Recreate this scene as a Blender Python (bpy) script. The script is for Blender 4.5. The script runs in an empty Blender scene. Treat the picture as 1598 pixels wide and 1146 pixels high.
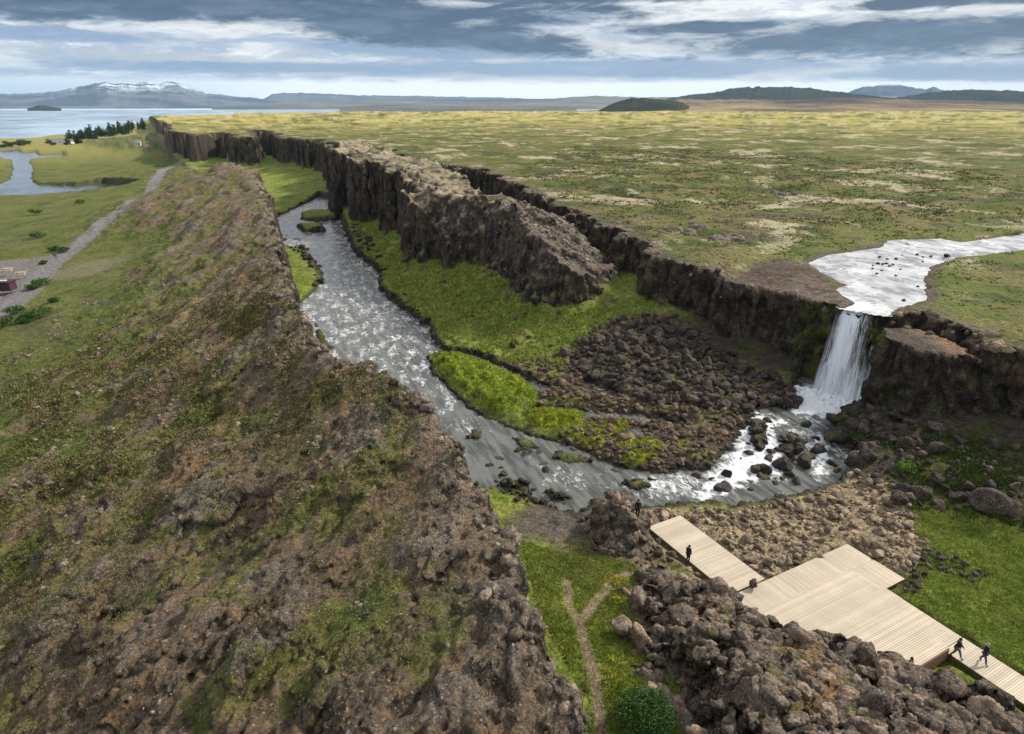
import bpy, bmesh, math, random
import numpy as np
from mathutils import Vector

random.seed(7)
rng = np.random.default_rng(11)
scene = bpy.context.scene
COL = scene.collection

# ------------------------------------------------------------------ camera
F = 1020.0; CX = 799.0; CY = 573.0; PITCH = math.atan(408 / F); CAMZ = 38.0
cam_data = bpy.data.cameras.new('camera')
cam = bpy.data.objects.new('camera', cam_data); COL.objects.link(cam)
cam.location = (0, 0, CAMZ)
cam.rotation_euler = (math.pi / 2 - PITCH, 0, 0)
cam_data.sensor_fit = 'HORIZONTAL'; cam_data.sensor_width = 36.0
cam_data.lens = 36.0 * F / 1598.0
cam_data.clip_start = 0.5; cam_data.clip_end = 120000
scene.camera = cam

# ------------------------------------------------------------------ exposure, sun
scene.view_settings.view_transform = 'Standard'
scene.view_settings.look = 'None'
scene.view_settings.gamma = 1.0
scene.view_settings.use_curve_mapping = False
scene.view_settings.exposure = 0.42
scene.render.engine = 'CYCLES'
scene.cycles.max_bounces = 5
scene.cycles.diffuse_bounces = 2
scene.cycles.glossy_bounces = 2
scene.cycles.transmission_bounces = 2
scene.cycles.transparent_max_bounces = 8
scene.cycles.volume_bounces = 0
scene.cycles.use_denoising = True

SUN_EL = math.radians(38); SUN_AZ = math.radians(62)      # azimuth clockwise from +Y
sun_data = bpy.data.lights.new('sun', 'SUN')
sun = bpy.data.objects.new('sun', sun_data); COL.objects.link(sun)
sun_data.energy = 3.5; sun_data.angle = math.radians(5); sun_data.color = (1.0, 0.93, 0.82)
sdir = Vector((math.sin(SUN_AZ) * math.cos(SUN_EL), math.cos(SUN_AZ) * math.cos(SUN_EL), math.sin(SUN_EL)))
sun.rotation_euler = (-sdir).to_track_quat('-Z', 'Y').to_euler()
sun.location = (60, 40, 90)

# ------------------------------------------------------------------ node helper
class NG:
    def __init__(s, tree):
        s.t = tree; s.n = tree.nodes; s.l = tree.links
    def node(s, typ, **kw):
        n = s.n.new(typ)
        for k, v in kw.items(): setattr(n, k, v)
        return n
    def put(s, sock, v):
        if hasattr(v, 'is_output') or isinstance(v, bpy.types.NodeSocket): s.l.new(v, sock)
        elif isinstance(v, (tuple, list)):
            v = tuple(v)
            if len(sock.default_value) == 4 and len(v) == 3: v = v + (1,)
            sock.default_value = v
        else: sock.default_value = v
    def m(s, op, a, b=0.0, c=0.0):
        n = s.node('ShaderNodeMath', operation=op)
        s.put(n.inputs[0], a); s.put(n.inputs[1], b); s.put(n.inputs[2], c)
        return n.outputs[0]
    def vm(s, op, a, b=(0, 0, 0)):
        n = s.node('ShaderNodeVectorMath', operation=op)
        s.put(n.inputs[0], a)
        if op == 'SCALE': s.put(n.inputs['Scale'], b)
        else: s.put(n.inputs[1], b)
        return n.outputs[0]
    def comb(s, x, y, z):
        n = s.node('ShaderNodeCombineXYZ')
        s.put(n.inputs[0], x); s.put(n.inputs[1], y); s.put(n.inputs[2], z)
        return n.outputs[0]
    def noise(s, vec, scale, detail=4, rough=0.55, color=False, dist=0.0):
        n = s.node('ShaderNodeTexNoise')
        s.l.new(vec, n.inputs['Vector'])
        n.inputs['Scale'].default_value = scale; n.inputs['Detail'].default_value = detail
        n.inputs['Roughness'].default_value = rough; n.inputs['Distortion'].default_value = dist
        return n.outputs['Color' if color else 'Fac']
    def voro(s, vec, scale, feature='F1', out='Distance', rnd=1.0):
        n = s.node('ShaderNodeTexVoronoi', feature=feature)
        s.l.new(vec, n.inputs['Vector']); n.inputs['Scale'].default_value = scale
        n.inputs['Randomness'].default_value = rnd
        return n.outputs[out]
    def ss(s, x, a, b, lo=0.0, hi=1.0):
        n = s.node('ShaderNodeMapRange', interpolation_type='SMOOTHSTEP')
        s.put(n.inputs[0], x); s.put(n.inputs[1], a); s.put(n.inputs[2], b); s.put(n.inputs[3], lo); s.put(n.inputs[4], hi)
        return n.outputs[0]
    def mix(s, f, a, b, mode='MIX'):
        n = s.node('ShaderNodeMix', data_type='RGBA', blend_type=mode)
        s.put(n.inputs[0], f); s.put(n.inputs[6], a); s.put(n.inputs[7], b)
        return n.outputs[2]
    def sep(s, v):
        n = s.node('ShaderNodeSeparateXYZ'); s.l.new(v, n.inputs[0]); return n.outputs
    def bump(s, h, strength, dist, normal=None):
        n = s.node('ShaderNodeBump'); n.inputs['Strength'].default_value = strength
        n.inputs['Distance'].default_value = dist; s.l.new(h, n.inputs['Height'])
        if normal is not None: s.l.new(normal, n.inputs['Normal'])
        return n.outputs[0]

# ------------------------------------------------------------------ sky with clouds (world)
world = bpy.data.worlds.new('World'); scene.world = world; world.use_nodes = True
g = NG(world.node_tree); g.n.clear()
wout = g.node('ShaderNodeOutputWorld'); bg = g.node('ShaderNodeBackground')
g.l.new(bg.outputs[0], wout.inputs[0]); bg.inputs[1].default_value = 0.1
sky = g.node('ShaderNodeTexSky', sky_type='NISHITA', sun_disc=False)
sky.sun_elevation = SUN_EL; sky.sun_rotation = SUN_AZ
tc = g.node('ShaderNodeTexCoord')
d = tc.outputs['Generated']
sx, sy, sz = g.sep(d)
az = g.m('MULTIPLY', g.m('ARCTAN2', sx, sy), 57.2958)            # degrees, 0 ahead, + right
el = g.m('MULTIPLY', g.m('ARCSINE', sz), 57.2958)
# warp
wn = g.noise(g.comb(g.m('MULTIPLY', az, 0.10), g.m('MULTIPLY', el, 0.50), 3.1), 1.0, 5, 0.6)
wn2 = g.noise(g.comb(g.m('MULTIPLY', az, 0.24), g.m('MULTIPLY', el, 1.15), 8.7), 1.0, 7, 0.66, dist=.5)
streak = g.noise(g.comb(g.m('MULTIPLY', az, 0.075), g.m('ADD', g.m('MULTIPLY', el, 0.8), g.m('MULTIPLY', wn, 2.4)), 1.7), 1.0, 7, 0.62, dist=.3)
w1 = g.m('SUBTRACT', wn, 0.5); w2 = g.m('SUBTRACT', wn2, 0.5)
def blob(a0, e0, ra, re, tilt=0.0, soft=0.5, amp=1.7):
    da = g.m('SUBTRACT', az, a0)
    de = g.m('SUBTRACT', g.m('SUBTRACT', el, e0), g.m('MULTIPLY', da, tilt))
    q = g.m('ADD', g.m('POWER', g.m('ABSOLUTE', g.m('DIVIDE', da, ra)), 2.0), g.m('POWER', g.m('ABSOLUTE', g.m('DIVIDE', de, re)), 2.0))
    q = g.m('SQRT', q)
    q = g.m('ADD', q, g.m('MULTIPLY', w1, amp)); q = g.m('ADD', q, g.m('MULTIPLY', w2, amp * 1.3))
    return g.ss(q, 1.25 + soft * 0.6, 1.25 - soft, 0.0, 1.0)
def mx(*a):
    r = a[0]
    for b in a[1:]: r = g.m('MAXIMUM', r, b)
    return r
light = g.mix(g.ss(streak, 0.40, 0.56), (3.9, 4.5, 5.6), (8.2, 8.2, 8.0))
light = g.mix(g.m('MULTIPLY', g.ss(g.m('ADD', wn2, g.m('MULTIPLY', w1, 0.8)), 0.50, 0.66), 0.7), light, (5.4, 5.3, 5.1))
light = g.mix(g.m('MULTIPLY', g.ss(wn2, 0.46, 0.34), 0.6), light, (12.5, 12.3, 11.8))
strip = g.ss(g.m('ADD', el, g.m('MULTIPLY', w2, 1.0)), 2.15, 1.5)
light = g.mix(strip, light, (14.0, 13.8, 13.2))
leftblue = g.m('MULTIPLY', g.ss(az, -16, -30), g.ss(el, 2.6, .8))
light = g.mix(g.m('MULTIPLY', leftblue, 0.6), light, (4.6, 6.6, 9.2))
mid = mx(blob(5, 2.75, 19, 0.55), blob(-17, 2.7, 13, 0.35), blob(34, 2.0, 9, .5), blob(-4, 3.9, 9, .5, -.03), blob(-33, 4.4, 7, .35))
light = g.mix(g.m('MULTIPLY', mid, 0.85), light, (2.2, 2.9, 4.4))
dark = mx(blob(-29, 6.5, 25, 1.0, .03), blob(-12, 6.6, 18, .8, 0), blob(-7, 5.3, 12, .95, -0.08), blob(29, 4.5, 15, 1.05, .0), blob(15, 5.4, 6, .45), blob(2, 7.8, 16, .5), blob(37, 6.4, 9, .4))
over = g.noise(g.comb(g.m('MULTIPLY', az, 0.03), g.m('MULTIPLY', el, 0.06), 4.0), 1.0, 6, 0.6)
highcol = g.mix(g.ss(over, 0.40, 0.6), (3.6, 3.9, 4.6), (7.6, 7.6, 7.6))
high = g.ss(g.m('ADD', el, g.m('MULTIPLY', w1, 3.0)), 7.8, 10.5)
dtone = g.mix(g.ss(wn2, 0.36, 0.70), (0.10, 0.26, .70), (.85, 1.15, 1.8))
cloud = g.mix(g.m('MULTIPLY', dark, 0.98), light, dtone)
cloud = g.mix(high, cloud, highcol)
cover = g.ss(el, -2.0, 0.2)
final = g.mix(g.m('MULTIPLY', cover, 0.93), sky.outputs[0], cloud)
g.l.new(final, bg.inputs[0])

# ------------------------------------------------------------------ pixel rays to points at a chosen height
def at(px, py, z):
    px = np.asarray(px, float); py = np.asarray(py, float); z = np.asarray(z, float)
    x = (px - CX) / F; y = (py - CY) / F
    dz = -math.sin(PITCH) - y * math.cos(PITCH)
    t = (CAMZ - z) / -dz
    return np.stack([x * t, (math.cos(PITCH) - y * math.sin(PITCH)) * t], -1)
def W(pts, z=None):
    return np.array([at(p[0], p[1], p[2] if z is None else z) for p in pts])

# ------------------------------------------------------------------ numpy noise
_perm = rng.permutation(256); _perm = np.concatenate([_perm, _perm, _perm])
_ga = rng.uniform(0, 2 * np.pi, 256); _gx = np.cos(_ga); _gy = np.sin(_ga)
_g3 = rng.normal(size=(256, 3)); _g3 /= np.linalg.norm(_g3, axis=1)[:, None]
def perlin2(x, y, s=0):
    x = x + s * 17.31; y = y + s * 9.17
    xi = np.floor(x).astype(np.int64); yi = np.floor(y).astype(np.int64)
    xf = x - xi; yf = y - yi; xi &= 255; yi &= 255
    u = xf * xf * xf * (xf * (xf * 6 - 15) + 10); v = yf * yf * yf * (yf * (yf * 6 - 15) + 10)
    def gr(ix, iy, dx, dy):
        h = _perm[_perm[ix & 255] + (iy & 255)]
        return _gx[h] * dx + _gy[h] * dy
    a = gr(xi, yi, xf, yf); b = gr(xi + 1, yi, xf - 1, yf)
    c = gr(xi, yi + 1, xf, yf - 1); e = gr(xi + 1, yi + 1, xf - 1, yf - 1)
    return ((a + u * (b - a)) + v * ((c + u * (e - c)) - (a + u * (b - a)))) * 1.4
def fbm2(x, y, sc, oct=4, s=0, rough=0.5):
    r = 0; a = 1; n = 0; f = 1.0 / sc
    for i in range(oct):
        r = r + a * perlin2(x * f, y * f, s + i * 3.7); n += a; a *= rough; f *= 2.03
    return r / n
def perlin3(p, s=0):
    p = p + s * 5.37
    i = np.floor(p).astype(np.int64); f = p - i; i &= 255
    u = f * f * f * (f * (f * 6 - 15) + 10)
    out = 0
    for dx in (0, 1):
        for dy in (0, 1):
            for dz in (0, 1):
                h = _perm[_perm[_perm[(i[:, 0] + dx) & 255] + ((i[:, 1] + dy) & 255)] + ((i[:, 2] + dz) & 255)]
                gv = _g3[h]
                dot = gv[:, 0] * (f[:, 0] - dx) + gv[:, 1] * (f[:, 1] - dy) + gv[:, 2] * (f[:, 2] - dz)
                w = (u[:, 0] if dx else 1 - u[:, 0]) * (u[:, 1] if dy else 1 - u[:, 1]) * (u[:, 2] if dz else 1 - u[:, 2])
                out = out + w * dot
    return out * 1.4
def cells(x, y, sc, s=0):
    """Worley: distance to nearest (0..1), edge distance, and a random number per cell."""
    x = x / sc + s * 31.7; y = y / sc + s * 11.3
    xi = np.floor(x).astype(np.int64); yi = np.floor(y).astype(np.int64)
    d1 = np.full(x.shape, 9.0); d2 = np.full(x.shape, 9.0); rr = np.zeros(x.shape)
    for dx in (-1, 0, 1):
        for dy in (-1, 0, 1):
            cx = xi + dx; cy = yi + dy
            h = _perm[_perm[cx & 255] + (cy & 255)]; h2 = _perm[h + 77]
            px = cx + h / 256.0; py = cy + h2 / 256.0
            dd = np.hypot(px - x, py - y)
            closer = dd < d1
            d2 = np.where(closer, d1, np.minimum(d2, dd)); rr = np.where(closer, _perm[h + 131] / 256.0, rr); d1 = np.where(closer, dd, d1)
    return d1, d2 - d1, rr
def smooth(a, b, x):
    t = np.clip((x - a) / (b - a), 0, 1); return t * t * (3 - 2 * t)
def lerp(a, b, t): return a + (b - a) * t

def sdf(poly, x, y, lim=None):
    """signed distance, positive inside"""
    poly = np.asarray(poly)
    if lim is not None:
        lo = poly.min(0) - lim; hi = poly.max(0) + lim
        m = (x > lo[0]) & (x < hi[0]) & (y > lo[1]) & (y < hi[1])
        out = np.full(x.shape, -float(lim)); out[m] = np.maximum(sdf(poly, x[m], y[m]), -lim); return out
    d = np.full(x.shape, 1e18); s = np.ones(x.shape)
    n = len(poly)
    for i in range(n):
        a = poly[i]; b = poly[i - 1]; e = b - a
        wx = x - a[0]; wy = y - a[1]
        t = np.clip((wx * e[0] + wy * e[1]) / (e @ e + 1e-12), 0, 1)
        dx = wx - e[0] * t; dy = wy - e[1] * t
        d = np.minimum(d, dx * dx + dy * dy)
        c1 = y >= a[1]; c2 = y < b[1]; c3 = e[0] * wy > e[1] * wx
        flip = (c1 & c2 & c3) | (~c1 & ~c2 & ~c3)
        s = np.where(flip, -s, s)
    return -s * np.sqrt(d)
def dline(line, x, y, lim=60):
    line = np.asarray(line); lo = line.min(0) - lim; hi = line.max(0) + lim
    m = (x > lo[0]) & (x < hi[0]) & (y > lo[1]) & (y < hi[1])
    out = np.full(x.shape, float(lim)); X = x[m]; Y = y[m]; d = np.full(X.shape, 1e18)
    for a, b in zip(line[:-1], line[1:]):
        e = b - a; wx = X - a[0]; wy = Y - a[1]
        t = np.clip((wx * e[0] + wy * e[1]) / (e @ e + 1e-12), 0, 1)
        d = np.minimum(d, (wx - e[0] * t) ** 2 + (wy - e[1] * t) ** 2)
    out[m] = np.sqrt(d); return out

class RBF:
    """height surface through control points, in (azimuth, log distance)"""
    def __init__(s, pts):
        pts = np.array(pts, float); xy = at(pts[:, 0], pts[:, 1], pts[:, 2])
        s.q = s.tr(xy[:, 0], xy[:, 1]); n = len(pts)
        D = np.linalg.norm(s.q[:, None] - s.q[None], axis=2)
        A = np.zeros((n + 1, n + 1)); A[:n, :n] = D + np.eye(n) * -0.01; A[n, :n] = 1; A[:n, n] = 1
        s.w = np.linalg.solve(A, np.append(pts[:, 2], 0))
    def tr(s, x, y):
        return np.stack([np.arctan2(x, np.maximum(y, 1e-3)) * 1.3, np.log(np.hypot(x, y) + 1e-6)], -1)
    def __call__(s, x, y):
        q = s.tr(x, y); r = np.full(x.shape, s.w[-1])
        for i in range(len(s.q)):
            r = r + s.w[i] * np.sqrt((q[..., 0] - s.q[i, 0]) ** 2 + (q[..., 1] - s.q[i, 1]) ** 2 + 1e-4)
        return r

floor_f = RBF([(430,290,-1),(480,330,-1),(520,440,-.5),(600,500,-.3),(700,600,0),(800,700,0),(950,750,0),(1100,760,.3),(1250,760,.5),(1330,745,1.2),
 (545,340,1.5),(600,380,1.6),(640,430,1.6),(720,480,1.9),(780,500,2.3),(850,510,3),(900,500,4),(640,480,.4),(700,520,.8),(800,545,1.2),(880,560,1.4),
 (1000,445,7.6),(950,420,7.4),(905,372,8.2),(1030,500,5.2),(1060,480,6),(1120,530,4.2),(1200,575,3.2),(1270,605,2.7),(1000,560,3.4),(950,600,1.4),(1100,600,2.6),(1200,640,2.3),
 (1000,640,.8),(900,640,.3),(1290,630,1.9),(1380,690,3.3),(1480,700,3.8),(1598,700,4.9),(1450,770,2.4),(1550,790,2.6),(1420,820,1.2),(1500,850,.9),(1598,850,1.2),(1598,1000,.8),(1500,950,.6),
 (1150,800,.4),(1300,820,.4),(1200,880,.4),(1400,870,.5),(1500,1060,.3),(1598,1110,.4),(850,870,.9),(950,870,1.3),(900,950,1.5),(920,1050,2),(960,1130,2.5),(830,800,.4),(880,790,.2),
 (1040,1100,2.6),(1060,980,1.6),(1150,900,.6),(403,275,-1.5),(350,262,0),(300,255,1),(270,240,2),(450,272,1),(515,290,2),(480,275,3),(425,258,3),(1300,1000,.5),(1400,1100,.5),(1200,1146,1.5)])
plate_f = RBF([(1310,478,12.8),(1598,545,13),(1700,560,13),(1598,365,12.8),(1262,410,12.9),(1100,400,14),(1000,370,15),(850,300,16),(700,255,17),(560,228,20),(440,212,19),(350,198,18),(262,196,18),
 (1000,300,15.5),(1300,330,14),(1598,300,14.5),(1000,240,17),(1400,240,17),(1598,220,18),(640,200,20),(1000,190,20),(1598,192,20),(300,186,19),(640,182,20),(1300,185,20.5),(1480,520,12.8),(1180,440,13.2),(1250,350,13.4),(1450,340,13.6)])
fin_f = RBF([(525,235,22),(601,258,19),(667,300,18),(720,322,18),(777,332,18.2),(840,347,17),(900,385,12.8),(945,436,7.5),(632,252,18.5),(742,304,17.5),(563,231,21),(868,352,16)])
left_f = RBF([(940,1146,13.5),(900,1060,14),(850,980,14),(820,900,14),(825,830,14),(780,780,13.5),(740,720,13.5),(700,650,13.5),(640,600,13),(580,560,13),(510,540,13),(490,500,12.5),(455,460,12),(445,400,12),(430,350,12),(425,300,12.5),(400,270,13),(350,252,15),
 (0,1146,5),(0,1000,3),(0,850,1),(0,700,-1.5),(0,600,-3.5),(0,510,-5.7),(100,430,-6),(0,400,-6.5),(60,480,-5.5),
 (200,1100,8.5),(200,900,6.5),(200,750,4.5),(200,620,2),(200,500,-1),(150,460,-4.6),(200,420,-4),(200,395,-5),(250,310,-4.5),(275,262,-1),(300,280,3),
 (400,1100,11),(400,900,9.5),(400,750,8.5),(400,620,7),(380,500,7.5),(400,400,9),(300,400,3),(330,300,8),(310,340,5),(250,370,-2),
 (600,1100,13),(600,900,12.5),(600,750,12),(700,1000,13.7),(780,1100,13.8),
 (100,330,-7),(0,330,-7.4),(0,300,-7.6),(150,250,-7.5),(0,240,-7.6),(200,215,-7),(100,214,-7.6),(0,216,-7.8),(245,260,-3.5),(235,225,0),(245,205,3),(225,200,-4),(180,205,-7)])

crest = W([(1010,1300,13),(940,1146,13.5),(903,1060,14),(850,980,14),(820,900,14),(822,830,14),(785,780,13.5),(745,720,13.5),(706,650,13.5),(640,603,13),(580,560,13),(512,540,13),(488,500,12.5),(455,460,12),(443,400,12),(430,350,12),(420,300,12.5),(402,268,13),(352,250,15),(330,258,7),(300,262,1),(265,240,2),(255,215,2),(240,200,2),(225,192,0)])
left_poly = np.vstack([crest, [(-3000, 5000), (-4000, 500), (-400, -300), (5, -60)]])
plate_poly = np.vstack([W([(1900,600,13),(1700,570,13),(1598,545,13),(1545,536,13),(1500,512,13),(1440,490,13),(1385,490,13),(1310,480,12.8),(1240,459,13),(1147,440,13.3),(1125,420,13.8),(1070,413,14),(1040,402,14.3),(1000,378,15),(960,362,15),(930,350,15),(905,337,15.4),(885,326,15.6),(865,319,16),(845,304,16),(800,285,16.5),(770,270,17),(740,261,17),(700,257,17),
 (650,249,18),(620,241,19),(590,228,20),(560,226,20),(535,232,20),(524,236,20),(518,279,-1),(485,272,-1),(454,266,-1),(422,245,-1),(405,241,-1),(400,243,-1),(403,264,-1),(375,260,-1),(348,246,0),(311,250,2),(273,238,2),(262,232,2),(262,198,17),(240,187,17),(235,182,17)]),
 [(-700, 2600), (3500, 2600), (3500, 60)]])
fin_poly = W([(528,333,-.5),(544,338,0),(570,348,1),(595,351,1.5),(626,388,1.5),(651,407,1.6),(708,428,1.8),(770,451,2),(802,480,2.3),(840,494,2.8),(880,500,3.4),(905,495,4),(940,470,6),(955,448,7),
 (935,418,9),(902,388,11.5),(868,362,14.5),(822,345,15.5),(779,322,16.5),(745,309,17),(718,287,17),(692,268,17.3),(660,259,17.5),(632,253,18.5),(600,247,19),(563,231,20),(545,228,20),(526,232,20)])
slab_poly = W([(1147,440),(1240,459),(1310,479),(1330,470),(1300,452),(1283,425),(1250,410),(1215,403),(1185,412),(1160,425)], 13)
blk = W([(1378,506,12),(1420,504,12),(1450,513,12),(1535,541,12)]); 
blk_poly = np.vstack([blk, W([(1530,553,11.7),(1500,557,11.7),(1440,547,11.7),(1400,537,11.7),(1376,526,11.7)])])
out_poly = W([(1003,880,1.5),(1030,880,1.5),(1080,915,1),(1130,950,1),(1180,1000,1),(1260,1030,1),(1340,1070,1),(1420,1105,1),(1500,1140,1),(1598,1180,1),(1750,1260,1),(1900,1400,1),(1500,1500,2),(1150,1400,2.5),(1095,1200,2.7),(1075,1120,2.6),(1060,1060,2.5),(1010,1020,2.2),(1000,975,2),(985,930,1.8)])
out_f = RBF([(1010,880,2.4),(1060,890,3.4),(1120,912,4.4),(1180,945,5),(1250,967,5.5),(1330,1002,6),(1420,1062,6),(1500,1088,6),(1598,1122,6),(990,935,2.6),(1005,1005,4),(1070,1060,4.5),(1095,1146,5),(1100,980,6.3),(1200,1050,7.6),(1300,1146,8.3),(1180,1146,7.6),(1500,1146,7.4)])
small_poly = W([(915,840,.8),(925,800,.6),(950,790,.6),(1000,812,.6),(1022,840,.6),(1020,862,1),(985,872,1.2),(940,866,1)])

# rivers
lvl_f = RBF([(430,280,-1.6),(480,330,-1.6),(520,440,-1.1),(600,500,-.8),(700,600,-.4),(800,700,-.2),(950,750,-.1),(1050,765,-.05),(1110,745,.0),(1140,722,.4),(1165,690,1.0),(1190,662,1.6),(1225,655,1.75),(1240,620,1.9),(1290,630,1.95),(1345,640,1.95),
  (1265,700,1.1),(1290,730,.5),(1330,750,.5),(1200,790,.0),(1250,775,.2),(900,640,.15),(830,620,0),(930,605,.55),(1050,665,.5),(1215,725,.35),(1240,690,1.3)])
riv_main = W([(395,262),(425,270),(450,283),(480,300),(520,308),(530,330),(540,355),(556,392),(597,424),(594,450),(640,487),(672,508),(680,533),(692,545),(668,557),(676,580),(700,607),(733,637),(770,658),(812,676),(850,690),(885,697),(925,715),(957,730),(990,738),(1022,741),(1060,735),(1108,737),(1135,712),(1152,690),(1170,663),(1190,655),(1222,662),(1250,655),(1232,640),(1238,612),(1268,603),(1352,628),(1360,645),(1340,656),(1308,664),(1296,682),(1312,705),(1332,725),(1338,748),(1300,765),(1262,775),(1200,785),(1150,800),(1100,788),(1060,792),(1012,798),(930,790),(900,810),(870,800),(830,780),(760,760),(600,760),(400,600),(350,400),(400,300)], -.3)
isl = [W(p, -.3) for p in (
 [(668,562),(700,555),(760,572),(800,590),(838,612),(838,636),(805,656),(770,650),(735,630),(705,602),(682,580)],
 [(812,655),(850,642),(915,655),(905,675),(880,684),(835,676)], )]
isl += [W(p, -.9) for p in ([(438,385),(470,388),(490,410),(503,435),(492,452),(468,474),(440,450)],[(425,290),(445,310),(440,330),(425,335)],[(490,500),(520,545),(500,545)])]
chan = [(W([(688,548),(720,552),(760,566),(800,586),(850,612)], -.1), 0.9), (W([(835,640),(880,642),(930,650),(990,655),(1060,668)], .1), 0.8), (W([(918,600),(955,616)], .6), .9), (W([(985,680),(1000,672)], .2), .8)]
isl += [W(p, -.1) for p in ([(800,683),(830,688),(845,700),(815,702)],[(868,706),(905,712),(925,722),(890,724),(862,715)],[(735,668),(752,672),(748,684),(733,680)],[(1168,684),(1186,680),(1192,700),(1176,712),(1166,700)],[(1218,700),(1240,700),(1246,722),(1224,728)],[(975,752),(1000,750),(1010,760),(985,764)],[(780,742),(812,750),(830,764),(795,762)],[(850,764),(880,770),(885,782),(858,780)])]
isl.append(W([(470,333),(490,330),(520,336),(525,345),(490,347),(470,343)], -1.6)); isl.append(W([(462,354),(500,354),(505,363),(475,364)], -1.5))
upriv = W([(1262,410),(1290,398),(1375,386),(1390,374),(1470,372),(1500,378),(1530,374),(1570,368),(1598,364),(1750,345),(1750,375),(1598,391),(1490,402),(1455,414),(1441,440),(1447,470),(1415,476),(1385,492),(1350,487),(1310,481),(1327,470),(1302,452),(1322,445),(1284,427)], 12.7)
low_rivers = [W(p, -8) for p in ([(-200,306),(0,306),(60,307),(130,304),(200,302),(222,297),(205,290),(165,286),(120,290),(60,289),(48,280),(50,262),(40,252),(62,246),(102,243),(60,240),(20,234),(-100,230),(-100,242),(20,247),(22,262),(18,280),(0,288),(-200,292)],)]
UPZ = 12.62; LOWZ = -8.0
path_w = W([(-60,520,-6),(0,487,-6),(40,455,-6),(78,412,-6),(130,385,-6),(200,345,-5.6),(235,313,-5),(243,290,-4.5),(255,270,-3),(270,258,-1.5),(288,252,0)])
lot_poly = W([(-200,420),(0,404),(50,402),(92,398),(88,415),(60,440),(30,470),(0,470),(-200,480)], -6)
trail1 = W([(940,1140,2.5),(928,1060,2.1),(912,1000,1.8),(905,975,1.6),(925,945,1.5),(950,915,1.4),(980,895,1.3)])
trail2 = W([(905,975,1.6),(888,945,1.5),(885,905,1.4)])
green_deck = W([(1418,800),(1440,790),(1500,805),(1598,850),(1800,900),(1800,1150),(1598,1050),(1470,975),(1390,925),(1415,905),(1440,880)], .8)
beach_poly = W([(1000,800),(1060,795),(1150,800),(1220,790),(1330,752),(1375,770),(1420,800),(1445,870),(1412,905),(1380,940),(1240,1000),(1180,1000),(1060,880),(1015,830)], .4)
talus_poly = W([(880,560,1),(930,520,3),(990,500,4.5),(1060,500,5),(1110,535,4.2),(1180,575,3.6),(1260,612,2.7),(1235,650,1.8),(1160,655,1.5),(1080,640,1.2),(1000,630,1),(930,600,1)])
bar_poly = W([(790,570),(880,565),(940,600),(1060,630),(1170,655),(1150,695),(1105,735),(1020,740),(950,725),(880,690),(850,640),(800,590)], .3)
rr_poly = W([(1262,695,1.2),(1272,668,1.8),(1300,652,2.2),(1345,638,2.3),(1400,652,3.6),(1500,665,5.5),(1700,690,7),(1700,850,2.6),(1598,815,2.6),(1500,795,2.4),(1420,790,2),(1360,770,1),(1335,700,1.5)])

lake_poly = np.vstack([W([(-900,222),(-300,217),(0,213),(60,212),(110,208),(150,205),(195,198),(225,190),(243,185.5),(250,184)], -8), [(-1200, 3500), (-1200, 9000), (-9000, 9000)]])

DO = at(1197, 905, 1); DU = np.array([.4727, -.8812]); DV = np.array([.8812, .4727]); DA = math.atan2(DU[1], DU[0])
def under_deck(x, y, mg=0.0):
    a = (x - DO[0]) * DU[0] + (y - DO[1]) * DU[1]; b = (x - DO[0]) * DV[0] + (y - DO[1]) * DV[1]
    k = np.full(x.shape, -9.0)
    for a0, a1, b0, b1 in ((-10.6, 0, -4.1, 0), (0, 5.4, -4.1, 10.35), (2.6, 12, -1.6, 7.5), (11.6, 24.5, 5.15, 7.55)):
        k = np.maximum(k, np.minimum(np.minimum(a - a0, a1 - a), np.minimum(b - b0, b1 - b)))
    return k + mg

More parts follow.
